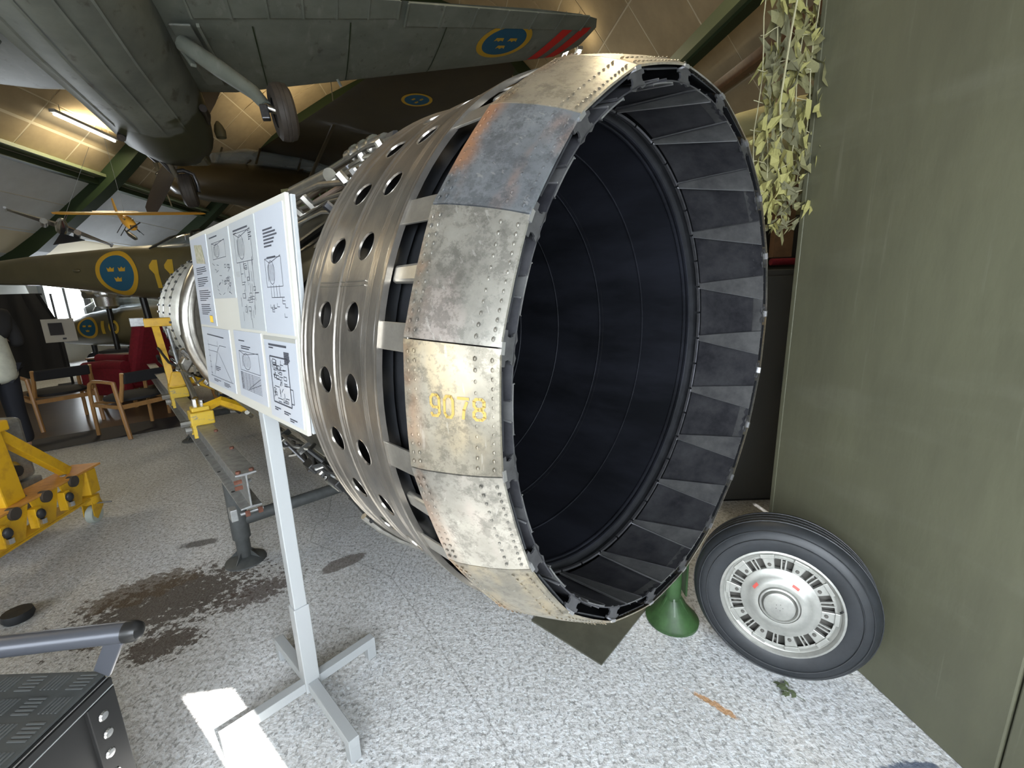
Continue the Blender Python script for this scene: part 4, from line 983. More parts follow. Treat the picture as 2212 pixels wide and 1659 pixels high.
for y in (.12, .42, .7): MB().cyl(T(-.05, y, .402), T(-.05, y, .408), .016, 6).build('bolt_head', 'galvanised', ty)
up0 = T(-.07, .50, .40); up1 = T(-.075, .53, .86)
MB().bar(up0, up1, .10, .13, up=(0, 1, 0)).build('upright', 'yellow_paint', ty, bevel=.008)
MB().bar(T(-.07, .48, .83), T(-.07, .06, .41), .06, .05, up=(1, 0, 0)).build('brace', 'yellow_paint', ty, bevel=.004)
MB().box(T(-.07, .50, .845), (.115, .16, .06)).build('top_collar', 'yellow_paint', ty, bevel=.01)
MB().box(T(-.02, .0, .30), (.09, .09, .17)).build('caster_post', 'yellow_paint', ty, bevel=.006)
MB().lathe([(.001, .145), (.045, .145), (.05, .16), (.05, .2), (.001, .21)], 18, M=Matrix.Translation(T(-.02, -.0, 0))).build('caster_swivel', 'yellow_paint', ty, smooth=.5)
for q in (-1, 1): MB().prism([(-.045, .04), (.03, -.03), (.055, .0), (.05, .10), (-.03, .10)], .006, Matrix.Translation(T(-.02+.03*q, -.01, .065)) @ Matrix(((0, 0, 1), (1, 0, 0), (0, 1, 0))).to_4x4()).build('caster_fork', 'yellow_paint', ty)
MB().lathe([(.02, -.022), (.055, -.022), (.062, -.016), (.062, .016), (.055, .022), (.02, .022)], 24, M=Matrix.Translation(T(-.02, .0, .062)) @ Matrix.Rotation(PI/2, 4, 'Y')).build('caster_wheel', 'caster', ty, smooth=.5)
MB().cyl(T(-.09, .0, .14), T(.10, .0, .14), .006, 6).build('axle', 'galvanised', ty)
MB().box(T(-.42, .6, .20), (.5, .1, .08)).build('cross_member', 'yellow_paint', ty, bevel=.006)
MB().box(T(-.65, .6, .20), (.1, 1.3, .08)).build('far_rail', 'yellow_paint', ty, bevel=.006)
for y in (.0, 1.1):
    MB().lathe([(.02, -.022), (.055, -.022), (.062, -.016), (.062, .016), (.055, .022), (.02, .022)], 20, M=Matrix.Translation(T(-.65, y, .062)) @ Matrix.Rotation(PI/2, 4, 'Y')).build('caster_wheel', 'caster', ty, smooth=.5)
    MB().box(T(-.65, y, .14), (.05, .05, .08)).build('caster_post', 'yellow_paint', ty)
MB().lathe([(.02, -.022), (.055, -.022), (.062, -.016), (.062, .016), (.055, .022), (.02, .022)], 20, M=Matrix.Translation(T(-.02, 1.15, .062)) @ Matrix.Rotation(PI/2, 4, 'Y')).build('caster_wheel', 'caster', ty, smooth=.5)
MB().box(T(-.02, 1.15, .14), (.05, .05, .1)).build('caster_post', 'yellow_paint', ty)
# grey machine part carried on the trolley
gm = empty('grey_machine', (-3.22, 2.46, .40), rz(.1), 'grey cast machine body with a shiny cylinder, carried on the yellow trolley', 'machine')
MB().box((0, 0, .22), (.26, .34, .40)).build('body', 'galvanised', gm, bevel=.03)
MB().cyl((.02, -.05, .13), (.20, -.05, .13), .06, 20).build('cylinder', 'chrome', gm, smooth=.5)
MB().cyl((.20, -.05, .13), (.235, -.05, .13), .035, 14).build('black_knob', 'rubber', gm, smooth=.5)
MB().tube([(.0, .1, .42), (.1, .05, .46), (.18, -.05, .44)], .012, 8).build('hose', 'yellow_mark', gm, smooth=True)
MB().box((0, 0, -.10), (.24, .4, .22)).build('cradle', 'galvanised', gm, bevel=.01)
# ------------------------------------------------------------------ aircraft and models
def crowns(c, x, y, s, inv=False):
    """three little crowns in the plane (x, y) around c, s = roundel radius"""
    out = []
    for dx, dy in (((-.36, .22), (.36, .22), (0, -.38)) if not inv else ((0, .38), (-.36, -.2), (.36, -.2))):
        mb = MB(); P = [(-.24, .14), (-.19, -.12), (.19, -.12), (.24, .14), (.12, .03), (.0, .17), (-.12, .03)]
        vs = [c + x*(s*(dx+a)) + y*(s*(dy+b)) for a, b in P]; m = c + x*(s*dx)+y*(s*(dy-.02)); out.append(mb.add(vs+[m], [(i, (i+1) % 7, 7) for i in range(7)]))
    return out
def roundel(parent, proj_, c, x, y, r, n, inv=False, ring=.80):
    """proj_(point) drops a point on the skin; disc built as flat paint patches just proud of it"""
    def disc(r0, r1, off, name, m):
        o = MB(); N = 40; R = [r0, (r0+r1)/2, r1] if r0 > 0 else [.001, r1*.34, r1*.67, r1]
        vs = [proj_(c + x*(q*cos(2*PI*k/N)) + y*(q*sin(2*PI*k/N)), off) for q in R for k in range(N)]
        fs = [(i*N+k, i*N+(k+1) % N, (i+1)*N+(k+1) % N, (i+1)*N+k) for i in range(len(R)-1) for k in range(N)]
        return o.add(vs, fs).build(name, m, parent, smooth=True)
    disc(0, r*ring, .003, 'roundel_disc', 'roundel_blue'); disc(r*ring, r, .004, 'roundel_rim', 'roundel_yellow')
    for t in crowns(c, x, y, r*.74, inv): t.v = [tuple(proj_(V(v), .007)) for v in t.v]; t.build('roundel_crown', 'roundel_yellow', parent)
def wing(secs, n=14):
    """secs: (x, y_le, chord, z, thickness) airfoil loft along x"""
    rings = []
    for x, yle, ch, z, th in secs:
        R = []
        for k in range(n):
            t = 2*PI*k/n; u = (1-cos(t))/2; s = sin(t); hh = th*(1.5*math.sqrt(max(u, 0))*(1-u)+.05)
            R.append(V(x, yle-ch*u, z+(hh if s >= 0 else -hh*.7)*abs(s)**.4*(1 if abs(s) > 1e-6 else 0)))
        rings.append(R)
    return MB().loft(rings)
def fus(secs, n=24, p=2.3):
    rings = []
    for y, zc, rx, rz_ in secs:
        R = []
        for k in range(n):
            t = 2*PI*k/n; c, s = cos(t), sin(t); R.append(V(rx*abs(c)**(2/p)*(1 if c > 0 else -1), y, zc+rz_*abs(s)**(2/p)*(1 if s > 0 else -1)))
        rings.append(R)
    return MB().loft(rings)
# ---- grey low-wing trainer hanging overhead
gp = empty('grey_trainer', (-3.611, 4.528, 3.806), rz(.399) @ Matrix.Rotation(-.026, 3, 'X') @ Matrix.Rotation(-.11, 3, 'Y'), 'grey-green single engine trainer hanging overhead with two red wing stripes and wheels down', 'aircraft')
fus([(2.15, -.02, .26, .28), (2.1, -.02, .36, .38), (1.9, -.04, .44, .47), (1.3, -.04, .52, .54), (.6, .05, .56, .55), (-.6, .12, .58, .60), (-2, .2, .5, .55), (-3.5, .3, .34, .42), (-5.2, .42, .12, .22)]).build('fuselage', 'fuselage_grey', gp, smooth=.8)
def LE(x): x = abs(x); return .98-.02*x-.058*max(0, x-1)*1.0 if x < 5 else .98-.1-.232
WS = [(0, 1.0, 1.95, .02, .15), (.9, .98, 1.85, .02, .14), (2.5, .86, 1.55, .17, .11), (4.2, .70, 1.22, .32, .085), (4.9, .62, 1.02, .385, .065), (5.2, .50, .80, .41, .045), (5.32, .34, .45, .42, .02)]
dz = lambda x: .09*max(0, x-.6)
for sg in (1, -1):
    w = wing([(sg*a, b, c, d, e) for a, b, c, d, e in WS], 28).build('wing', 'aircraft_grey', gp, smooth=.8)
    # aileron and flap ribs along the trailing edge
    for x0, x1 in ((2.7, 5.05), (.8, 2.62)):
        a = interp([(q[0], q[1]-q[2]) for q in WS], x0); b = interp([(q[0], q[1]-q[2]) for q in WS], x1)
        c0, c1 = .30, .22; o = MB()
        vs = [V(sg*x, y, z) for x, y, z in ((x0, a-.02, dz(x0)-.012), (x1, b-.02, dz(x1)+.0), (x1, b+c1, dz(x1)-.022), (x0, a+c0, dz(x0)-.04), (x0, a-.02, dz(x0)-.03), (x1, b-.02, dz(x1)-.016), (x1, b+c1, dz(x1)-.042), (x0, a+c0, dz(x0)-.066))]
        o.add(vs, [(0, 1, 2, 3), (7, 6, 5, 4), (0, 4, 5, 1), (1, 5, 6, 2), (2, 6, 7, 3), (3, 7, 4, 0)]); fl = o.build('aileron' if x0 > 2 else 'flap', 'aircraft_grey', gp, bevel=.004)
        nrib = 6
        for i in range(nrib+1):
            u = i/nrib; x = x0+(x1-x0)*u; ya = a+(b-a)*u; cc = c0+(c1-c0)*u
            MB().bar(V(sg*x, ya-.02, dz(x)-.034+.016*u), V(sg*x, ya+cc, dz(x)-.07+.024*u), .018, .008).build('rib', 'aircraft_grey', fl)
    for (x, y, nm) in ((.72, .15, 'gear_bay'),)[:1 if sg > 0 else 0]:
        MB().box(V(sg*x, y-.15, dz(x)-.092), (.17, 1.1, .02), rz(-.05*sg)).build('gear_bay', 'fuselage_grey', gp, bevel=.01)
        MB().box(V(sg*(x+.14), y-.15, dz(x)-.105), (.025, 1.15, .03), rz(-.05*sg)).build('bay_edge', 'aircraft_grey', gp)
# underside markings on the right wing: projected to just below the skin
def under_wing(p, off):
    x = abs(p.x); yle = interp([(q[0], q[1]) for q in WS], x); ch = interp([(q[0], q[2]) for q in WS], x); z = interp([(q[0], q[3]) for q in WS], x); th = interp([(q[0], q[4]) for q in WS], x)
    u = min(max((yle-p.y)/ch, 0), 1); s = abs(sin(math.acos(1-2*u))); hh = th*(1.5*math.sqrt(u)*(1-u)+.05)*.7*s**.4
    return V(p.x, p.y, z-hh-off-.004)
roundel(gp, under_wing, V(4.05, .06, 0), V(1, .1, 0).normalized(), V(-.1, 1, 0).normalized(), .36, 0, inv=True)
for x0 in (4.62, 4.90):
    o = MB(); vs = []; NN = 8
    for i in range(NN+1):
        y = .58-.72*i/NN
        for x in (x0+.18*(i/NN), x0+.16+.18*(i/NN)): vs.append(under_wing(V(min(x, 5.22), y, 0), .003))
    o.add(vs, [(2*i, 2*i+1, 2*i+3, 2*i+2) for i in range(NN)]).build('red_stripe', 'stripe_red', gp, smooth=True)
for x, y, r in ((1.95, .15, .12), (2.75, .05, .11)): 
    o = MB(); N = 20; o.add([under_wing(V(x+r*cos(2*PI*k/N), y+r*sin(2*PI*k/N), 0), .002) for k in range(N)]+[under_wing(V(x, y, 0), .004)], [(k, (k+1) % N, N) for k in range(N)]); o.build('access_cover', 'fuselage_grey', gp)
for x in (1.25, 2.15, 3.2):
    o = MB(); NN = 10; vs = []
    for i in range(NN+1):
        y = .8-1.2*i/NN
        for dx in (0, .012): vs.append(under_wing(V(x+dx, y, 0), .0025))
    o.add(vs, [(2*i, 2*i+1, 2*i+3, 2*i+2) for i in range(NN)]).build('panel_seam', 'steel_green', gp)
MB().cyl(V(2.0, .3, -.10), V(2.03, .34, -.16), .015, 6).build('pitot_stub', 'aircraft_grey', gp)
# belly ribs and exhaust stains
for x in (-.30, -.12, .10, .30):
    o = MB(); vs = []; 
    for i in range(12):
        y = 1.1-.28*i; zc = interp([(-5.2, .42), (-3.5, .3), (-2, .2), (-.6, .12), (.6, .05), (1.3, -.02), (2, -.02)], y); rz_ = interp([(-5.2, .22), (-3.5, .42), (-2, .55), (-.6, .6), (.6, .55), (1.3, .5), (2, .44)], y); rx = interp([(-5.2, .12), (-3.5, .34), (-2, .5), (-.6, .58), (.6, .56), (1.3, .5), (2, .44)], y)
        z = zc-rz_*(1-min(1, abs(x)/rx)**2.3)**(1/2.3)-.004
        for dx in (0, .02): vs.append(V(x+dx, y, z-.004))
    o.add(vs, [(2*i, 2*i+1, 2*i+3, 2*i+2) for i in range(11)]).build('belly_seam', 'fuselage_grey', gp)
# dark open cowl mouth, chin scoop, exhaust stub, propeller
fus([(2.16, -.02, .24, .26), (1.95, -.02, .22, .24)]).build('intake_mouth', 'black_metal', gp)
MB().lathe([(.30, -.02), (.33, .0), (.36, -.04)], 36, M=Matrix.Translation((0, 2.14, -.02)) @ Matrix.Rotation(-PI/2, 4, 'X')).build('cowl_lip', 'jet_olive', gp, smooth=True)
MB().box(V(.17, 1.92, -.36), (.28, .36, .22), None, .9).build('chin_scoop', 'jet_olive', gp, bevel=.05)
MB().box(V(-.14, 1.80, -.37), (.40, .40, .12)).build('gear_well', 'black_metal', gp, bevel=.02)
MB().lathe([(.015, -.1), (.05, -.05), (.07, .02), (.06, .1)], 14, M=Matrix.Translation((.54, 1.75, -.12)) @ Matrix.Rotation(PI, 4, 'X')).build('side_lamp', 'jet_olive', gp, smooth=True)
MB().tube([(.47, 1.3, -.2), (.53, 1.0, -.22), (.54, .75, -.24)], .04, 10).build('exhaust_pipe', 'prop_dark', gp, smooth=True)
MB().cyl((-.32, .9, -.46), (-.32, .86, -.50), .04, 12).build('drain', 'bracket_metal', gp)
MB().lathe([(.16, 0), (.15, .12), (.10, .24), (.01, .32)], 24, M=Matrix.Translation((-.03, 2.16, -.10)) @ Matrix.Rotation(-PI/2, 4, 'X')).build('spinner', 'prop_dark', gp, smooth=True)
for a in (217, 37):
    A = D(a); d = V(sin(A), .15, cos(A)).normalized(); x = V(cos(A), .25, -sin(A)).normalized(); rg = []
    for r, w in ((.1, .05), (.25, .08), (.5, .105), (.8, .10), (1.0, .08), (1.06, .03)):
        c = V(-.05, 2.3, -.12)+d*r; tn = V(0, 1, 0)*.012; rg.append([c-x*w-tn*.3, c-tn, c+x*w-tn*.3, c+x*w+tn*.3, c+tn, c-x*w+tn*.3])
    MB().loft(rg).build('propeller_blade', 'prop_dark', gp, smooth=.8)
# nose gear
MB().cyl(V(-.16, 1.80, -.40), V(-.13, 1.96, -.62), .035, 14).build('nose_strut', 'casing_silver', gp, smooth=True)
MB().cyl(V(-.26, 1.78, -.40), V(-.16, 1.94, -.58), .02, 10).build('drag_link', 'bracket_metal', gp, smooth=True)
def tyre(c, ax, R, w, name='wheel', parent=None, m='rubber_brown'):
    M = Matrix.Translation(c) @ V(ax).to_track_quat('Z', 'Y').to_matrix().to_4x4()
    o = MB().lathe([(R*.5, -w*.42), (R*.8, -w*.5), (R*.96, -w*.36), (R, -w*.12), (R*.985, -w*.10), (R, -w*.06), (R, w*.06), (R*.985, w*.10), (R, w*.12), (R*.96, w*.36), (R*.8, w*.5), (R*.5, w*.42)], 36, M=M).build(name, m, parent, smooth=.7)
    MB().lathe([(.001, -w*.3), (R*.5, -w*.38), (R*.5, w*.38), (.001, w*.3)], 20, M=M).build('hub', 'bracket_metal', o, smooth=.5); return o
tyre(V(-.06, 2.05, -.78), (1, .1, 0), .215, .17, 'nose_wheel', gp)
MB().tube([V(-.13, 1.94, -.56), V(-.04, 1.97, -.54), V(.055, 2.02, -.58), V(.065, 2.06, -.70), V(.055, 2.06, -.80)], .026, 10).build('fork', 'bracket_metal', gp, smooth=True)
# main gear leg swung down from the right wing (left one likewise)
for sg in (1, -1):
    hub = V(sg*1.34, -.72, -.83); top = V(sg*.65, -.35, -.13)
    MB().tube([top, top.lerp(hub, .35), top.lerp(hub, .7), hub+V(-.13*sg, .02, .06)], .05, 10, radii=[.07, .075, .062, .05]).build('gear_leg', 'aircraft_grey', gp, smooth=.8)
    MB().cyl(hub+V(-.14*sg, 0, .05), hub+V(.0, 0, 0), .035, 12).build('axle', 'chrome', gp, smooth=.6)
    MB().box(hub+V(-.15*sg, 0, -.0), (.07, .08, .12)).build('axle_block', 'bracket_metal', gp, bevel=.01)
    MB().bar(top+V(-.02*sg, .06, -.02), top.lerp(hub, .22)+V(-.1*sg, 0, -.06), .05, .03).build('leg_link', 'aircraft_grey', gp, bevel=.008)
    tyre(hub, (1, .12*sg, .05), .235, .17, 'main_wheel', gp)
for p in ((-.9, .2), (.9, .2), (0, -3.0)): MB().cyl(V(p[0], p[1], .1), V(p[0], p[1], 2.15 if p[0] < 1 else 2.1), .006, 5).build('hanging_wire', 'wire', gp)
# ---- dark high-wing aeroplane behind it
hd = V(-.67, -.74, 0).normalized(); RBp = Matrix((V(hd.y, -hd.x, 0), hd, V(0, 0, 1))).transposed()
bp_ = empty('brown_high_wing_plane', (-5.52, 12.24, 4.98), RBp, 'dark brown high-wing aeroplane hanging behind the grey trainer, roundel under its wing', 'aircraft')
bp_.scale = (1.2, 1.2, 1.2)
WB_ = [(0, .75, 1.6, 0, .11), (3.5, .75, 1.6, .0, .11), (5.2, .75, 1.6, .02, .10), (5.7, .62, 1.36, .02, .07), (5.95, .4, .95, .02, .04), (6.05, .15, .45, .02, .02)]
def under_b(p, off):
    x = abs(p.x); I = lambda j: interp([(q[0], q[j]) for q in WB_], x); u = min(max((I(1)-p.y)/I(2), 0), 1); s = abs(sin(math.acos(1-2*u)))
    return V(p.x, p.y, I(3)-I(4)*(1.5*math.sqrt(u)*(1-u)+.05)*.7*s**.4-off)
for sg in (1, -1):
    wing([(sg*a, b, c, d, e) for a, b, c, d, e in WB_], 20).build('wing', 'brown_plane', bp_, smooth=.8)
    MB().bar(V(sg*.35, .2, -1.05), V(sg*2.6, .35, -.03), .05, .03).build('wing_strut', 'brown_plane', bp_)
    MB().bar(V(sg*.35, -.3, -1.05), V(sg*2.6, -.45, -.03), .04, .03).build('wing_strut', 'brown_plane', bp_)
roundel(bp_, under_b, V(-4.35, -.1, 0), V(1, 0, 0), V(0, 1, 0), .235, 0, inv=True)
fus([(2.3, -.70, .18, .18), (2.2, -.70, .26, .27), (1.7, -.70, .33, .34), (1.0, -.66, .36, .40), (0, -.60, .36, .42), (-1.2, -.60, .33, .38), (-3, -.5, .22, .28), (-5, -.4, .08, .14)]).build('fuselage', 'brown_plane', bp_, smooth=.8)
g_ = MB()
fus([(1.55, -.28, .30, .10), (1.0, -.16, .40, .16), (0, -.12, .42, .16), (-1.0, -.2, .36, .14)]).build('cabin_glass', 'glass', bp_, smooth=.8)
for x, y in ((-.40, .9), (.40, .9), (-.41, .1), (.41, .1), (-.38, -.7), (.38, -.7), (0, 1.45)): MB().bar(V(x, y, -.32), V(x*.95, y-.12, -.02), .035, .03).build('cabin_frame', 'brown_plane', bp_)
for y in (1.0, 0.0): MB().bar(V(-.42, y, -.28), V(.42, y, -.28), .03, .03).build('cabin_frame', 'brown_plane', bp_)
MB().box(V(0, .1, -.5), (.4, .3, .5)).build('seat', 'canvas', bp_, bevel=.05)
MB().lathe([(.12, 0), (.10, .08), (.02, .16)], 18, M=Matrix.Translation((0, 2.3, -.68)) @ Matrix.Rotation(-PI/2, 4, 'X')).build('spinner', 'black_metal', bp_, smooth=True)
for a in (215, 35):
    A = D(a); d = V(sin(A), 0, cos(A)); x = V(cos(A), .3, -sin(A)).normalized()
    MB().loft([[V(0, 2.4, -.68)+d*r+x*w+V(0, .01, 0), V(0, 2.4, -.68)+d*r-x*w+V(0, .01, 0), V(0, 2.4, -.68)+d*r-x*w-V(0, .01, 0), V(0, 2.4, -.68)+d*r+x*w-V(0, .01, 0)] for r, w in ((.05, .03), (.3, .05), (.6, .045), (.72, .015))]).build('propeller_blade', 'casing_silver', bp_, smooth=.8)
for x in (-2, 2): MB().cyl(V(x, 0, .05), V(x, 0, 1.6), .008, 5).build('hanging_wire', 'wire', bp_)
# green lattice beam under the far roof behind it
gb = empty('green_lattice_beam', (-3.6, 8.9, 3.3), rz(-.35), 'green steel lattice girder behind the top of the engine', 'girder')
MB().box((.4, 0, .25), (2.6, .05, .06)).build('chord', 'steel_green_light', gb); MB().box((.4, 0, -.05), (2.6, .05, .06)).build('chord', 'jack_green', gb)
for k in range(8): MB().bar(V(-.85+.32*k, 0, -.05), V(-.69+.32*k, 0, .25), .03, .03).build('lattice_bar', 'jack_green', gb); MB().bar(V(-.69+.32*k, 0, .25), V(-.53+.32*k, 0, -.05), .03, .03).build('lattice_bar', 'jack_green', gb)
# ---- olive jet with roundel and 11, nose to the left
jt = empty('olive_jet', (-5.2, 7.35, 1.55), rz(D(90)), 'large dark olive jet nose with a blue and yellow roundel and the number 11', 'aircraft')
# local y points left (nose), x toward the back of the hall
JS = [(3.9, .43, .04, .04), (3.7, .44, .10, .10), (3.2, .48, .18, .18), (2.5, .50, .25, .25), (1.4, .44, .33, .33), (.6, .40, .39, .40), (0, .40, .44, .46), (-1.5, .40, .52, .55), (-3.2, .42, .52, .55), (-4.2, .45, .4, .45)]
JS = [(3.9, .43, .04, .04), (3.7, .44, .10, .10), (3.2, .47, .17, .18), (2.5, .49, .22, .23), (1.7, .46, .26, .31), (.98, .42, .28, .40), (0, .38, .34, .47), (-1.5, .40, .46, .55), (-3.2, .42, .46, .55), (-4.2, .45, .4, .45)]
fus(JS, 40, 2.6).build('fuselage', 'jet_olive', jt, smooth=.8)
def jside(p, off):
    zc = interp(sorted((s[0], s[1]) for s in JS), p.y); rx = interp(sorted((s[0], s[2]) for s in JS), p.y); r2 = interp(sorted((s[0], s[3]) for s in JS), p.y)
    q = min(.98, abs(p.z-zc)/r2); return V(-(rx*(1-q**2.6)**(1/2.6))-off-.003, p.y, p.z)
roundel(jt, jside, V(0, .98, .40), V(0, -1, 0), V(0, 0, 1), .345, 0, ring=.8)
def one(y):
    P = [(-.03, -.26), (.05, -.26), (.05, .26), (.0, .26), (-.10, .17), (-.08, .12), (-.03, .16)]
    o = MB(); vs = [jside(V(0, y-a, .37+b), .006) for a, b in ((-.035, -.22), (.04, -.22), (.04, .0), (-.035, .0), (-.035, .21), (.04, .21), (-.10, .13), (-.10, .08))]; o.add(vs, [(0, 1, 2, 3), (3, 2, 5, 4), (7, 3, 4, 6)]).build('number_digit', 'number_yellow', jt)
one(.33); one(.08)
fus([(.82, .70, .05, .02), (.45, .74, .19, .12), (0, .82, .26, .17), (-.5, .86, .28, .2), (-1.1, .84, .24, .16)], 24, 2).build('canopy', 'glass', jt, smooth=.8)
MB().tube([(-.21, .45, .76), (-.18, .12, .92), (0, .0, 1.0), (.18, .12, .92), (.21, .45, .76)], .018, 6).build('windscreen_frame', 'black_metal', jt)
MB().tube([(-.27, -.25, .78), (-.2, -.25, 1.0), (0, -.25, 1.05), (.2, -.25, 1.0), (.27, -.25, .78)], .018, 6).build('windscreen_frame', 'black_metal', jt)
MB().box((0, -.3, .76), (.3, .4, .2)).build('cockpit_interior', 'black_metal', jt, bevel=.05)
MB().ball(V(-.27, 1.62, .46), .03, 10, (1, 2, 1)).build('fairing', 'jet_olive', jt, smooth=True)
MB().cyl(V(0, .9, .1), V(0, .8, -1.35), .05, 12).build('nose_leg', 'black_metal', jt); tyre(V(0, .8, -1.32), (1, 0, 0), .23, .14, 'nose_wheel', jt, 'rubber')
for x in (-.9, .9): MB().cyl(V(x*.4, -2.6, 0), V(x, -2.6, -1.2), .05, 10).build('main_leg', 'black_metal', jt); tyre(V(x, -2.6, -1.27), (1, 0, 0), .28, .16, 'main_wheel', jt, 'rubber')
# black covered partition below the jet's nose
bk = empty('black_partition', (-10.3, 8.75, 0), rz(D(20)), 'tall black draped partition under the nose of the olive jet', 'partition')
pr = MB(); NB = 24; pts = []
for z in (0, .6, 1.2, 1.72):
    for i in range(NB+1): pts.append(V(-1.05+2.0*i/NB - (.16 if z > 1.5 and i > NB*.8 else 0), .03*sin(i*1.7)+.02*sin(i*.6+z), z))
pr.add(pts, [(r*(NB+1)+i, r*(NB+1)+i+1, (r+1)*(NB+1)+i+1, (r+1)*(NB+1)+i) for r in range(3) for i in range(NB)]); pr.build('drape', 'black_fabric', bk, smooth=True)
for x in (-1.05, 0, .93): MB().cyl(V(x, .06, 0), V(x, .06, 1.72), .02, 8).build('post', 'black_metal', bk)
MB().cyl(V(-1.05, .05, 1.71), V(.80, .05, 1.71), .02, 8).build('top_rail', 'black_metal', bk)
# ---- second jet farther back, with roundel and 10
j2 = empty('far_jet', (-8.1, 10.1, .70), rz(D(96)), 'smaller brown-olive jet farther back with bubble canopy, roundel and number 10', 'aircraft')
J2 = [(2.35, .12, .06, .06), (2.25, .12, .15, .14), (1.9, .15, .26, .25), (1.3, .22, .38, .38), (.6, .25, .46, .46), (-.6, .25, .5, .5), (-2.4, .35, .34, .42), (-4.2, .5, .12, .2)]
fus(J2, 28, 2.1).build('fuselage', 'jet_olive', j2, smooth=.8)
def j2side(p, off):
    f = lambda j: interp(sorted((s[0], s[j]) for s in J2), p.y); q = min(.98, abs(p.z-f(1))/f(3)); return V(-(f(2)*(1-q**2.1)**(1/2.1))-off-.003, p.y, p.z)
roundel(j2, j2side, V(0, 1.25, .27), V(0, -1, 0), V(0, 0, 1), .235, 0, ring=.78)
o = MB(); o.add([j2side(V(0, .90-a, .27-.14+.035*q), .012) for q in range(9) for a in (-.035, .035)], [(2*q, 2*q+1, 2*q+3, 2*q+2) for q in range(8)]); o.build('number_digit', 'number_yellow', j2)
o = MB(); N = 20; vs = [j2side(V(0, .66-r*.75*cos(2*PI*k/N), .27+r*sin(2*PI*k/N)), .012) for r in (.09, .15) for k in range(N)]; o.add(vs, [(k, (k+1) % N, N+(k+1) % N, N+k) for k in range(N)]).build('number_digit', 'number_yellow', j2)
fus([(1.7, .52, .03, .03), (1.45, .58, .18, .16), (1.05, .62, .25, .32), (.4, .64, .25, .28), (-.2, .62, .16, .18), (-.4, .6, .05, .06)], 22, 2).build('canopy', 'glass', j2, smooth=.8)
MB().tube([(-.25, 1.15, .62), (-.2, 1.0, .9), (0, .95, 1.0), (.2, 1.0, .9), (.25, 1.15, .62)], .018, 6).build('canopy_frame', 'casing_silver', j2)
MB().box((0, .3, .55), (.3, .3, .3)).build('seat', 'black_metal', j2, bevel=.04)
MB().cyl(V(0, 1.5, 0), V(0, 1.5, -.5), .05, 10).build('nose_leg', 'black_metal', j2); tyre(V(0, 1.5, -.5), (1, 0, 0), .2, .12, 'nose_wheel', j2, 'rubber')
for x in (-.9, .9): MB().cyl(V(x*.4, -1.4, 0), V(x, -1.4, -.45), .05, 10).build('main_leg', 'black_metal', j2); tyre(V(x, -1.4, -.45), (1, 0, 0), .25, .14, 'main_wheel', j2, 'rubber')
# chrome display engine between the jets
ch = empty('display_engine', (-8.75, 9.6, .42), rz(.4), 'small shiny chrome display engine on a stand by the bright window', 'engine')
MB().cyl((0, 0, .0), (0, 0, .95), .05, 12).build('stand_post', 'black_metal', ch, smooth=True); MB().box((0, 0, .03), (.5, .5, .06)).build('stand_base', 'black_metal', ch)
MB().lathe([(.14, .95), (.2, 1.0), (.22, 1.2), (.3, 1.25), (.3, 1.3), (.2, 1.34), (.1, 1.45), (.16, 1.5), (.06, 1.6)], 24).build('body', 'chrome', ch, smooth=.5)
MB().cyl((-.38, 0, 1.36), (.38, 0, 1.36), .07, 14).build('crankcase', 'chrome', ch, smooth=.5)
for k in range(5): a = 2*PI*k/5+.3; MB().cyl((.15*cos(a), .15*sin(a), 1.25), (.4*cos(a), .4*sin(a), 1.25), .075, 12).build('cylinder', 'casing_silver', ch, smooth=.5)
# ---- hanging models
ms = empty('silver_model_jet', (-4.86, 5.0, 2.34), rz(-.5), 'small shiny silver model jet hanging at upper left with a dark sheet for its wing shadow', 'model')
fus([(.28, 0, .01, .01), (.2, 0, .035, .035), (.0, 0, .055, .055), (-.25, 0, .05, .05), (-.3, 0, .035, .035)], 14, 2).build('fuselage', 'chrome', ms, smooth=.8)
ms.rotation_euler = (.1, -.40, -2.37)
for sg in (1, -1):
    MB().add([V(0, .06, .008), V(sg*.42, -.12, .006), V(sg*.42, -.19, .006), V(0, -.16, .008), V(0, .06, -.008), V(sg*.42, -.12, -.002), V(sg*.42, -.19, -.002), V(0, -.16, -.008)], [(0, 1, 2, 3), (7, 6, 5, 4), (0, 4, 5, 1), (1, 5, 6, 2), (2, 6, 7, 3)]).build('wing', 'chrome', ms)
    MB().cyl(V(sg*.42, -.08, 0), V(sg*.42, -.22, 0), .012, 8).build('tip_pod', 'white_paint', ms, smooth=True)
    MB().cyl(V(sg*.13, .06, -.03), V(sg*.13, -.14, -.03), .03, 12).build('engine_pod', 'chrome', ms, smooth=.5)
MB().prism([(.0, .0), (.2, .0), (.26, .20), (.18, .20)], .008, Matrix(((0, 0, 1), (-1, 0, 0), (0, 1, 0))).to_4x4()).build('fin', 'black_metal', ms)
MB().add([V(-.2, -.1, -.05), V(.02, -.15, -.2), V(.0, -.22, -.04), V(-.2, -.1, -.06), V(.02, -.15, -.21), V(.0, -.22, -.05)], [(0, 1, 2), (5, 4, 3), (0, 3, 4, 1), (1, 4, 5, 2), (2, 5, 3, 0)]).build('tailplane_or_shade', 'black_metal', ms)  # black sheet standing in for the shadow of the wing
MB().cyl(V(0, 0, .05), V(0, 0, .95), .002, 4).build('hanging_wire', 'wire', ms)
my = empty('yellow_model_plane', (-4.15, 5.0, 2.42), None, 'small yellow high-wing model aeroplane on floats hanging beside the information board', 'model')
my.rotation_euler = (-.30, .10, -2.29)
wing([(-.66, .03, .10, .02, .006), (-.6, .06, .17, .02, .014), (0, .07, .20, .015, .016), (.6, .06, .17, .02, .014), (.66, .03, .10, .02, .006)], 12).build('wing', 'model_yellow', my, smooth=.8)
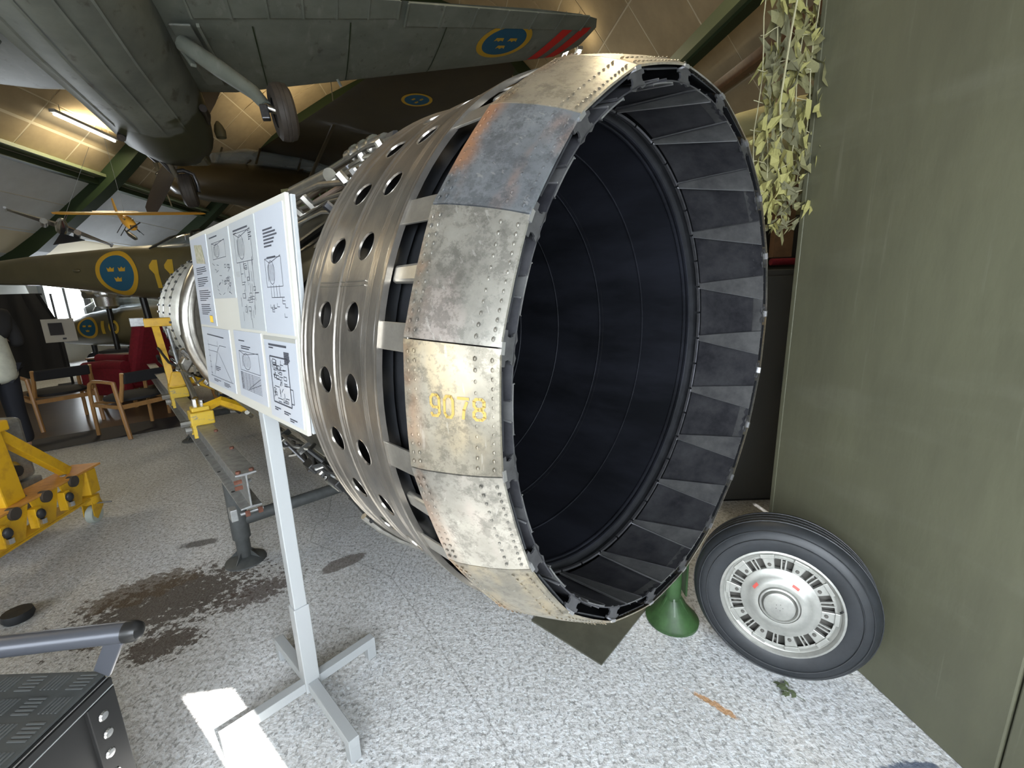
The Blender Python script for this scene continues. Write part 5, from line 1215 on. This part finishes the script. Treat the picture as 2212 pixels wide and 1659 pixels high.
fus([(.24, -.07, .02, .02), (.22, -.07, .04, .045), (.12, -.06, .045, .055), (0, -.055, .045, .055), (-.15, -.05, .03, .04), (-.42, -.03, .008, .02)], 14, 2.5).build('fuselage', 'model_yellow', my, smooth=.8)
wing([(-.2, -.36, .09, -.03, .004), (0, -.34, .13, -.03, .006), (.2, -.36, .09, -.03, .004)], 10).build('tailplane_or_shade', 'model_yellow', my, smooth=.8)
MB().prism([(.33, -.02), (.46, -.02), (.47, .10), (.42, .11)], .008, Matrix(((0, 0, 1), (-1, 0, 0), (0, 1, 0))).to_4x4()).build('fin', 'model_yellow', my)
for sg in (1, -1):
    fus([(.28, -.19, .005, .008), (.2, -.2, .022, .02), (0, -.2, .025, .022), (-.2, -.19, .006, .012)], 10, 2).build('float', 'camo_light' if sg > 0 else 'casing_silver', my, smooth=.8); my.children[-1].location.x = .10*sg
    for y in (.1, -.05): MB().bar(V(sg*.03, y, -.09), V(sg*.10, y, -.19), .006, .006).build('float_strut', 'black_metal', my)
MB().box((0, .23, -.07), (.05, .02, .03)).build('nose_face', 'black_metal', my); MB().box((0, .256, -.07), (.16, .004, .012), Matrix.Rotation(.6, 3, 'Y')).build('propeller', 'black_metal', my)
MB().box((0, .09, -.03), (.075, .09, .035)).build('window', 'jet_olive', my)
MB().cyl(V(0, 0, .03), V(0, 0, .85), .0015, 4).build('hanging_wire', 'wire', my)
# ---- fluorescent tubes
def tube_light(c, d, L, label, power, up=.9):
    t = empty('ceiling_light', c, None, label, 'light', None); d = V(d).normalized()
    MB().cyl(-d*L/2, d*L/2, .02, 10).build('tube', 'tube_glow', t, smooth=True)
    MB().bar(-d*(L/2+.04)+V(0, 0, .05), d*(L/2+.04)+V(0, 0, .05), .09, .05).build('housing', 'white_paint', t, bevel=.006)
    for s in (-1, 1): MB().cyl(V(0, 0, .05)+d*(s*L*.4), V(0, 0, .6)+d*(s*L*.4), .006, 5).build('hanger', 'wire', t)
    l = lamp('tube_lamp', 'AREA', V(c)-V(0, 0, .05), power, (1, .86, .58), V(c)-V(0, 0, 1), (.1, L)); l.data.shape = 'RECTANGLE'; l.rotation_euler = (0, 0, math.atan2(-d.x, d.y)); l.data.spread = PI
    l2 = lamp('tube_lamp_upward', 'AREA', V(c)+V(0, 0, .09), power*up, (1, .84, .55), None, (.1, L)); l2.rotation_euler = (PI, 0, -math.atan2(-d.x, d.y))
    return t
tube_light(hp(-6.4, 9.7, 4.62), HH, 1.35, 'long bright fluorescent tube under the tan ceiling at upper left', 60, .35)
tube_light(hp(2.2, 8.2, 5.38), HH, .3, 'left one of the bright pair of lamps glinting above the top of the nozzle', 6, .3)
tube_light(hp(2.42, 8.2, 5.38), HH, .3, 'right one of the bright pair of lamps glinting above the top of the nozzle', 6, .3)
for g, h, z in ((-3.5, 4.5, 5.2), (1.5, 3.2, 5.2), (-6.0, 3.0, 4.4), (-3.5, 13, 5.3), (5.2, 6.5, 3.6)):
    tube_light(hp(g, h, z), HH, 1.35, {(-3.5, 4.5): 'fluorescent tube hidden above the grey trainer', (1.5, 3.2): 'fluorescent tube over the nozzle, outside the view', (-6.0, 3.0): 'fluorescent tube outside the view at the left', (-3.5, 13): 'fluorescent tube far down the hall', (5.2, 6.5): 'fluorescent tube beyond the green wall'}[(g, h)], 50)
# ------------------------------------------------------------------ seating corner, lectern, visitor
rug = MB().add([V(-4.05, 5.25, .004), V(-5.25, 4.12, .004), V(-8.9, 7.25, .004), V(-7.5, 8.9, .004)], [(0, 3, 2, 1)]).build('brown_rug', 'brown_floor'); tag(rug, 'brown shiny floor covering under the armchairs', 'floor covering')
mt = MB(); mt.add([V(-3.95, 5.10, .006), V(-5.25, 3.98, .006), V(-5.75, 4.42, .006), V(-4.35, 5.6, .006)], [(0, 3, 2, 1)]); tag(mt.build('dark_mat', 'dark_mat'), 'dark mat edging the brown floor covering in front of the armchairs', 'mat')
def armchair(loc, ang, label):
    r = empty('wooden_armchair', loc, rz(ang), label, 'chair', 'wooden armchairs with black seats')
    for sg in (-1, 1):
        x = .28*sg
        MB().tube([(x, .27, 0), (x, .26, .35), (x, .25, .52), (x, .22, .60), (x, .15, .635), (x, 0, .64), (x, -.22, .63)], .02, 8).build('side_frame', 'wood', r, smooth=True)
        MB().tube([(x, -.30, 0), (x, -.24, .4), (x, -.21, .64)], .022, 8).build('rear_leg', 'wood', r, smooth=True)
        MB().tube([(x*.93, -.24, .42), (x*.9, -.31, .62), (x*.9, -.345, .74)], .02, 8).build('back_post', 'wood', r, smooth=True)
        MB().bar((x, -.25, .36), (x, .25, .36), .02, .04).build('side_rail', 'wood', r)
    MB().box((0, .25, .36), (.54, .02, .05)).build('front_rail', 'wood', r); MB().box((0, -.25, .36), (.54, .02, .05)).build('rear_rail', 'wood', r)
    MB().lathe([(.001, .46), (.22, .46), (.27, .435), (.27, .41), (.22, .395), (.001, .39)], 24).build('seat', 'black_fabric', r, smooth=.6)
    MB().box((0, -.335, .68), (.50, .035, .13), Matrix.Rotation(.2, 3, 'X')).build('backrest', 'black_fabric', r, bevel=.02)
    return r
armchair((-4.45, 4.95, .006), D(70), 'nearest pale wooden armchair with round black seat, in front of the red recliner')
armchair((-5.75, 5.35, .006), D(60), 'pale wooden armchair at the left, beside the visitor')
armchair((-4.55, 6.05, .006), D(115), 'pale wooden armchair partly behind the yellow engine upright')
rc_ = empty('red_recliner', (-5.66, 6.42, .004), rz(D(80)), 'dark red upholstered recliner with high back and padded arms', 'chair')
MB().box((0, .05, .36), (.62, .62, .2)).build('seat', 'red_fabric', rc_, bevel=.05)
MB().box((0, -.40, .80), (.64, .17, .92), Matrix.Rotation(.38, 3, 'X')).build('backrest', 'red_fabric', rc_, bevel=.06)
for x in (-.38, .38):
    MB().box((x, .05, .40), (.14, .72, .40)).build('side_panel', 'red_fabric', rc_, bevel=.03)
    MB().tube([(x, -.32, .62), (x, .0, .63), (x, .36, .60), (x, .42, .54)], .075, 12).build('arm_pad', 'red_fabric', rc_, smooth=True)
for x in (-.3, .3):
    for y in (-.25, .33): MB().cyl((x, y, 0), (x, y, .26), .025, 8).build('leg', 'wood', rc_)
MB().box((.455, .25, .46), (.004, .10, .05)).build('tag', 'camo_mid', rc_)
r2 = empty('second_red_recliner', (-6.35, 7.35, .004), rz(D(72)), 'second dark red recliner just behind the first, only its arms visible', 'chair')
MB().box((0, .05, .36), (.62, .62, .2)).build('seat', 'red_fabric', r2, bevel=.05); MB().box((0, -.38, .68), (.64, .15, .6), Matrix.Rotation(.38, 3, 'X')).build('backrest', 'red_fabric', r2, bevel=.05)
for x in (-.38, .38):
    MB().box((x, .05, .37), (.14, .72, .40)).build('side_panel', 'red_fabric', r2, bevel=.03); MB().tube([(x, -.32, .60), (x, .36, .60)], .075, 12).build('arm_pad', 'red_fabric', r2, smooth=True)
    for y in (-.25, .33): MB().cyl((x*.8, y, 0), (x*.8, y, .26), .025, 8).build('leg', 'wood', r2)
# low table behind with bits on it
tb = empty('low_table', (-7.2, 8.25, .004), rz(.2), 'low dark table with a brown top behind the red recliner', 'table')
MB().box((0, 0, .5), (1.3, .6, .03)).build('table_top', 'wood_brown', tb, bevel=.006)
for x in (-.58, .58):
    for y in (-.24, .24): MB().box((x, y, .245), (.05, .05, .49)).build('leg', 'black_metal', tb)
cr = empty('carved_figure', (-7.0, 8.1, .52), None, 'small brown carved figure on the low table', 'figure'); MB().lathe([(.08, 0), (.06, .05), (.04, .12), (.07, .2), (.06, .28), (.02, .32)], 14).build('body', 'wood_brown', cr, smooth=True); MB().ball((0, 0, .36), .05, 10).build('head', 'wood_brown', cr, smooth=True)
wheel2 = empty('aircraft_wheel', (-4.6, 7.2, .36), rz(.5), 'large black aircraft wheel standing behind the armchairs', 'wheel'); tyre(V(0, 0, 0), (1, 0, 0), .36, .22, 'tyre', wheel2, 'rubber')
# white info lectern
lc = empty('info_lectern', (-8.28, 8.0, 0), rz(.8), 'cream information board with a dark square picture, by the black partition', 'sign')
MB().box((0, -.02, 1.03), (.42, .03, .42), Matrix.Rotation(-.1, 3, 'X')).build('board', 'white_board', lc, bevel=.004)
MB().box((-.04, -.055, 1.06), (.18, .008, .22), Matrix.Rotation(-.1, 3, 'X')).build('picture', 'dark_mat', lc)
MB().box((.04, -.05, .88), (.05, .008, .03)).build('small_mark', 'ink', lc)
MB().cyl((0, 0, 0), (0, 0, .9), .02, 10).build('post', 'black_metal', lc); MB().box((0, 0, .015), (.4, .4, .03)).build('base', 'black_metal', lc)
# pale device with blue and white slats at the very left edge
dv = empty('display_case', (-7.7, 5.35, 0), rz(.6), 'pale blue display case at the far left edge of the view', 'case')
MB().box((0, 0, .5), (.5, .4, 1.0)).build('cabinet', 'white_paint', dv, bevel=.01)
for k in range(5): MB().box((0, -.205, 1.05+.14*k), (.5, .02, .09)).build('slat', 'roundel_blue' if k % 2 else 'white_paint', dv)
MB().box((0, 0, 1.38), (.5, .36, .74)).build('case_body', 'galvanised', dv)
# ---- visitor cut by the left edge of the frame
def skin_body(name, joints, edges, m, parent=None, root=0, sub=2):
    me = bpy.data.meshes.new(name); me.from_pydata([j[:3] for j in joints], edges, []); o = bpy.data.objects.new(name, me); COL.objects.link(o)
    md = o.modifiers.new('skin', 'SKIN'); md.use_smooth_shade = True
    for i, j in enumerate(joints):
        sv = me.skin_vertices[0].data[i]; r = j[3]; sv.radius = (r, j[4] if len(j) > 4 else r); sv.use_root = (i == root)
    s = o.modifiers.new('sub', 'SUBSURF'); s.levels = s.render_levels = sub
    dg = bpy.context.evaluated_depsgraph_get(); me2 = bpy.data.meshes.new_from_object(o.evaluated_get(dg)); me2.name = name
    bpy.data.objects.remove(o); me2.materials.clear(); me2.materials.append(MATS[m])
    o = bpy.data.objects.new(name, me2); COL.objects.link(o)
    for p in me2.polygons: p.use_smooth = True
    if parent: o.parent = parent
    return o
pe = empty('person', (-4.97, 4.08, 0), rz(D(85)), 'visitor at the left edge in pale shirt, dark jacket and dark jeans, standing', 'person')
MB().box((0, .37, 1.35), (.15, .02, .09)).build('camera_body', 'black_metal', pe, bevel=.005)
skin_body('body', [(0, 0, .95, .13, .1), (0, .01, 1.15, .12, .09), (0, .01, 1.36, .16, .1), (0, 0, 1.48, .07), (0, .01, 1.55, .055), (0, .02, 1.66, .085, .1), (0, .02, 1.75, .07),
    (.10, 0, .90, .085), (.11, .03, .50, .055), (.11, 0, .10, .04), (.12, .12, .04, .035), (-.10, 0, .90, .085), (-.11, .03, .50, .055), (-.11, 0, .10, .04), (-.12, .12, .04, .035),
    (.19, 0, 1.42, .055), (.25, -.02, 1.14, .042), (.20, .2, 1.26, .032), (.15, .25, 1.33, .028), (-.19, 0, 1.42, .055), (-.25, -.02, 1.14, .042), (-.20, .2, 1.26, .032), (-.15, .25, 1.33, .028)],
    [(0, 1), (1, 2), (2, 3), (3, 4), (4, 5), (5, 6), (0, 7), (7, 8), (8, 9), (9, 10), (0, 11), (11, 12), (12, 13), (13, 14), (2, 15), (15, 16), (16, 17), (17, 18), (2, 19), (19, 20), (20, 21), (21, 22)], 'skin', pe)
skin_body('jeans', [(0, 0, .92, .13, .11), (.10, 0, .86, .095, .10), (.115, .03, .50, .078), (.115, 0, .12, .07), (-.10, 0, .86, .095, .10), (-.115, .03, .50, .078), (-.115, 0, .12, .07)], [(0, 1), (1, 2), (2, 3), (0, 4), (4, 5), (5, 6)], 'denim', pe)
skin_body('shirt', [(.0, .02, .74, .2, .22), (0, .02, .93, .19, .20), (0, .01, 1.36, .18, .125), (0, 0, 1.49, .07)], [(0, 1), (1, 2), (2, 3)], 'shirt', pe)
skin_body('jacket', [(0, -.01, 1.10, .175, .145), (0, .0, 1.36, .195, .14), (0, 0, 1.48, .09), (.20, 0, 1.42, .075), (.26, -.02, 1.12, .058), (.22, .16, 1.23, .045), (-.20, 0, 1.42, .075), (-.26, -.02, 1.12, .058), (-.22, .16, 1.23, .045)], [(0, 1), (1, 2), (1, 3), (3, 4), (4, 5), (1, 6), (6, 7), (7, 8)], 'jacket', pe)
skin_body('hair', [(0, -.0, 1.70, .10, .11), (0, .0, 1.78, .085)], [(0, 1)], 'black_fabric', pe)
for sg in (1, -1):
    MB().ball(V(.12*sg, .07, .045), .065, 12, (.75, 1.9, .68)).build('shoe', 'black_metal', pe, smooth=True)
    for q in range(4): MB().tube([(.15*sg, .26+.0*(q-1.5), 1.33+.014*(q-1.5)), (.11*sg, .285, 1.345+.014*(q-1.5)), (.07*sg, .28, 1.35+.014*(q-1.5))], .0085, 6).build('finger', 'skin', pe, smooth=True)
    MB().ball(V(.035*sg, .118, 1.69), .012, 8).build('eye', 'black_fabric', pe)
MB().ball(V(0, .125, 1.655), .017, 8, (.8, 1.2, 1.4)).build('nose', 'skin', pe, smooth=True)
for o in list(SC.objects):
    if o.parent is None and o.type == 'LIGHT': pass
